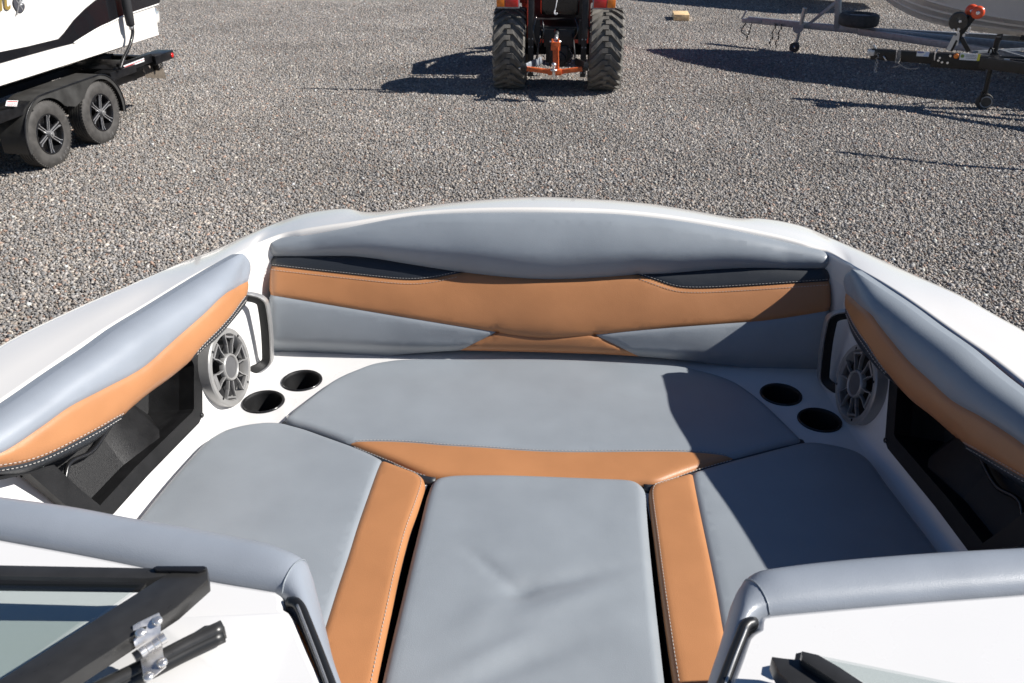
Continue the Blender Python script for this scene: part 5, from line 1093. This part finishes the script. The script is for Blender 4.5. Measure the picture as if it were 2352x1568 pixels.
mb = MB(); c_ = b3(1460, 280, .02); mb.lathe(c_, BFR.N, [(-.07, 0), (-.07, .10), (-.06, .105), (-.055, .07), (.04, .07), (.045, .105), (.055, .10), (.055, .02), (.06, 0)], 30); wc_ = mb.out('winch', BLACK, ws, auto=40); mb = MB(); mb.bar(c_, c_+np.array([0, 0, -.16]), .10, .10); mb.out('winch_mount', TBLK, ws)
mb = MB()
for x, y in ((1465, 385), (1452, 425), (1400, 395), (1610, 370), (1585, 430), (1485, 282), (1535, 465), (1600, 395)): mb.lathe(b3(x, y, .08), BFR.N, [(0, .017), (.014, .016), (.014, .008), (.02, 0)], 10)
mb.out('bolt', CHROME, ws)
for (x, y, n_) in ((1640, 140, -.10), (1722, 163, .06)):
    mb = MB(); c_ = b3(x, y, n_); mb.lathe(c_, BFR.N, [(-.035, .02), (-.032, .060), (-.018, .074), (0, .076), (.018, .072), (.034, .055), (.038, .03), (.03, .02)], 32); ro_ = mb.out('roller', ROLLO, ws, smooth=True)
    mb = MB(); mb.lathe(c_+BFR.N*.03, BFR.N, [(0, .024), (.012, .022), (.016, .012), (.022, .01), (.022, 0)], 14); mb.out('roller_bolt', CHROME, ro_)
# swivel jack with its wheel
jk = group_part('swivel_jack', bt); nj = .16
# the wheel stands on the ground: the jack hangs beside the tongue, nearer to the camera
gj = at(2256, 251, .0); njj = float((gj-BFR.o)@BFR.N); T_ = b3(2015, 460, njj); B_ = b3(1815, 1240, njj)
mb = MB(); mb.tube([b3(1985, 520, njj), b3(1890, 900, njj)], .034, 16); mb.tube([b3(1890, 900, njj), B_], .028, 16); mb.out('tube', TBLK, jk, auto=40)
mb = MB(); mb.tube([b3(2000, 490, njj), b3(1990, 530, njj)], .037, 16); mb.bar(b3(1975, 462, njj), b3(2055, 455, njj), .02, .018); mb.bar(b3(2045, 460, njj), b3(2030, 520, njj+.05), .015, .015); mb.out('crank', TBLK, jk, smooth=False)
mb = MB(); mb.bar(b3(1935, 760, njj), bp_(BFR.uv(b3(1935, 760, njj))[0], BZ, .03), .10, .09); mb.lathe(b3(1935, 750, njj+.03), BFR.N, [(-.06, 0), (-.06, .06), (.0, .055), (0, 0)], 20); mb.out('swivel_plate', TBLK, jk, bevel=.006)
mb = MB(); mb.tube([b3(2000, 760, njj+.04), b3(2030, 745, njj+.05)], .012, 8); mb.tube([b3(2000, 780, njj+.04), b3(1975, 880, njj+.04)], .008, 8); mb.out('pull_pin', CHROME, jk, smooth=True)
wc = gj.copy(); wc[2] = .10; mb = MB(); mb.lathe(wc, BFR.N, [(-.03, .03), (-.035, .07), (-.026, .096), (-.01, .10), (.01, .10), (.026, .096), (.035, .07), (.03, .03), (.03, 0)], 28); mb.out('jack_wheel', TIRE, jk, auto=40)
mb = MB(); mb.lathe(wc+BU*.02, BFR.N, [(.034, .072), (.040, .070), (.040, .060), (.034, .058)], 28); mb.out('wheel_ring', GALV, jk, smooth=True)
mb = MB(); mb.bar(B_, wc+np.array([0, 0, .06])-BU*.04, .11, .02, tuple(BU)); mb.box(wc+np.array([0, 0, .06])-BU*.05, (.02, .10, .14), BU, BNN); mb.out('fork', TBLK, jk, bevel=.004)
# frame details at the right: bunk tubes and a black fender tip
mb = MB(); mb.bar(b3(1640, 690, -.1), b3(2332, 650, -.6), .03, .03); mb.bar(b3(2010, 670, -.35), b3(2332, 760, -.2), .03, .03); mb.out('brace', GALV, bt)
mb = MB(); mb.tube(crv([b3(1860, 700, -.05), b3(1885, 640, -.05), b3(1905, 630, -.05), b3(1925, 700, -.05)], .02), .012, 8); mb.out('tie_ring', TBLK, bt, smooth=True)
for s_ in (-1, 1):
    wh = group_part('wheel', bt); mb = MB(); mb.lathe(bp_(5.3, .33, s_*1.08), BNN*-s_, [(.09, .19), (.1, .24), (.08, .32), (.05, .33), (-.05, .33), (-.08, .32), (-.1, .24), (-.09, .19), (-.05, .05), (-.05, 0)], 36); mb.out('tire', TIRE, wh, auto=40)
mb = MB(); mb.bar(bp_(2.6, BZ+.16, .3), bp_(6.8, BZ+.16, .5), .09, .06); mb.bar(bp_(2.6, BZ+.16, -.3), bp_(6.8, BZ+.16, -.5), .09, .06); mb.each('bunk', TBLK, bt)

# ------------------------------------------------------------ leaning post added outside the frame to cast a thin shadow on gravel
mb = MB(); mb.tube([(7.3, 8.35, 0), (6.2, 8.9, 1.6), (5.55, 9.3, 1.95)], .035, 10); o = mb.out('added_shadow_post', GALV, None, smooth=True)
tag(o, 'unseen leaning post added beyond the right edge to cast a thin shadow', 'post')
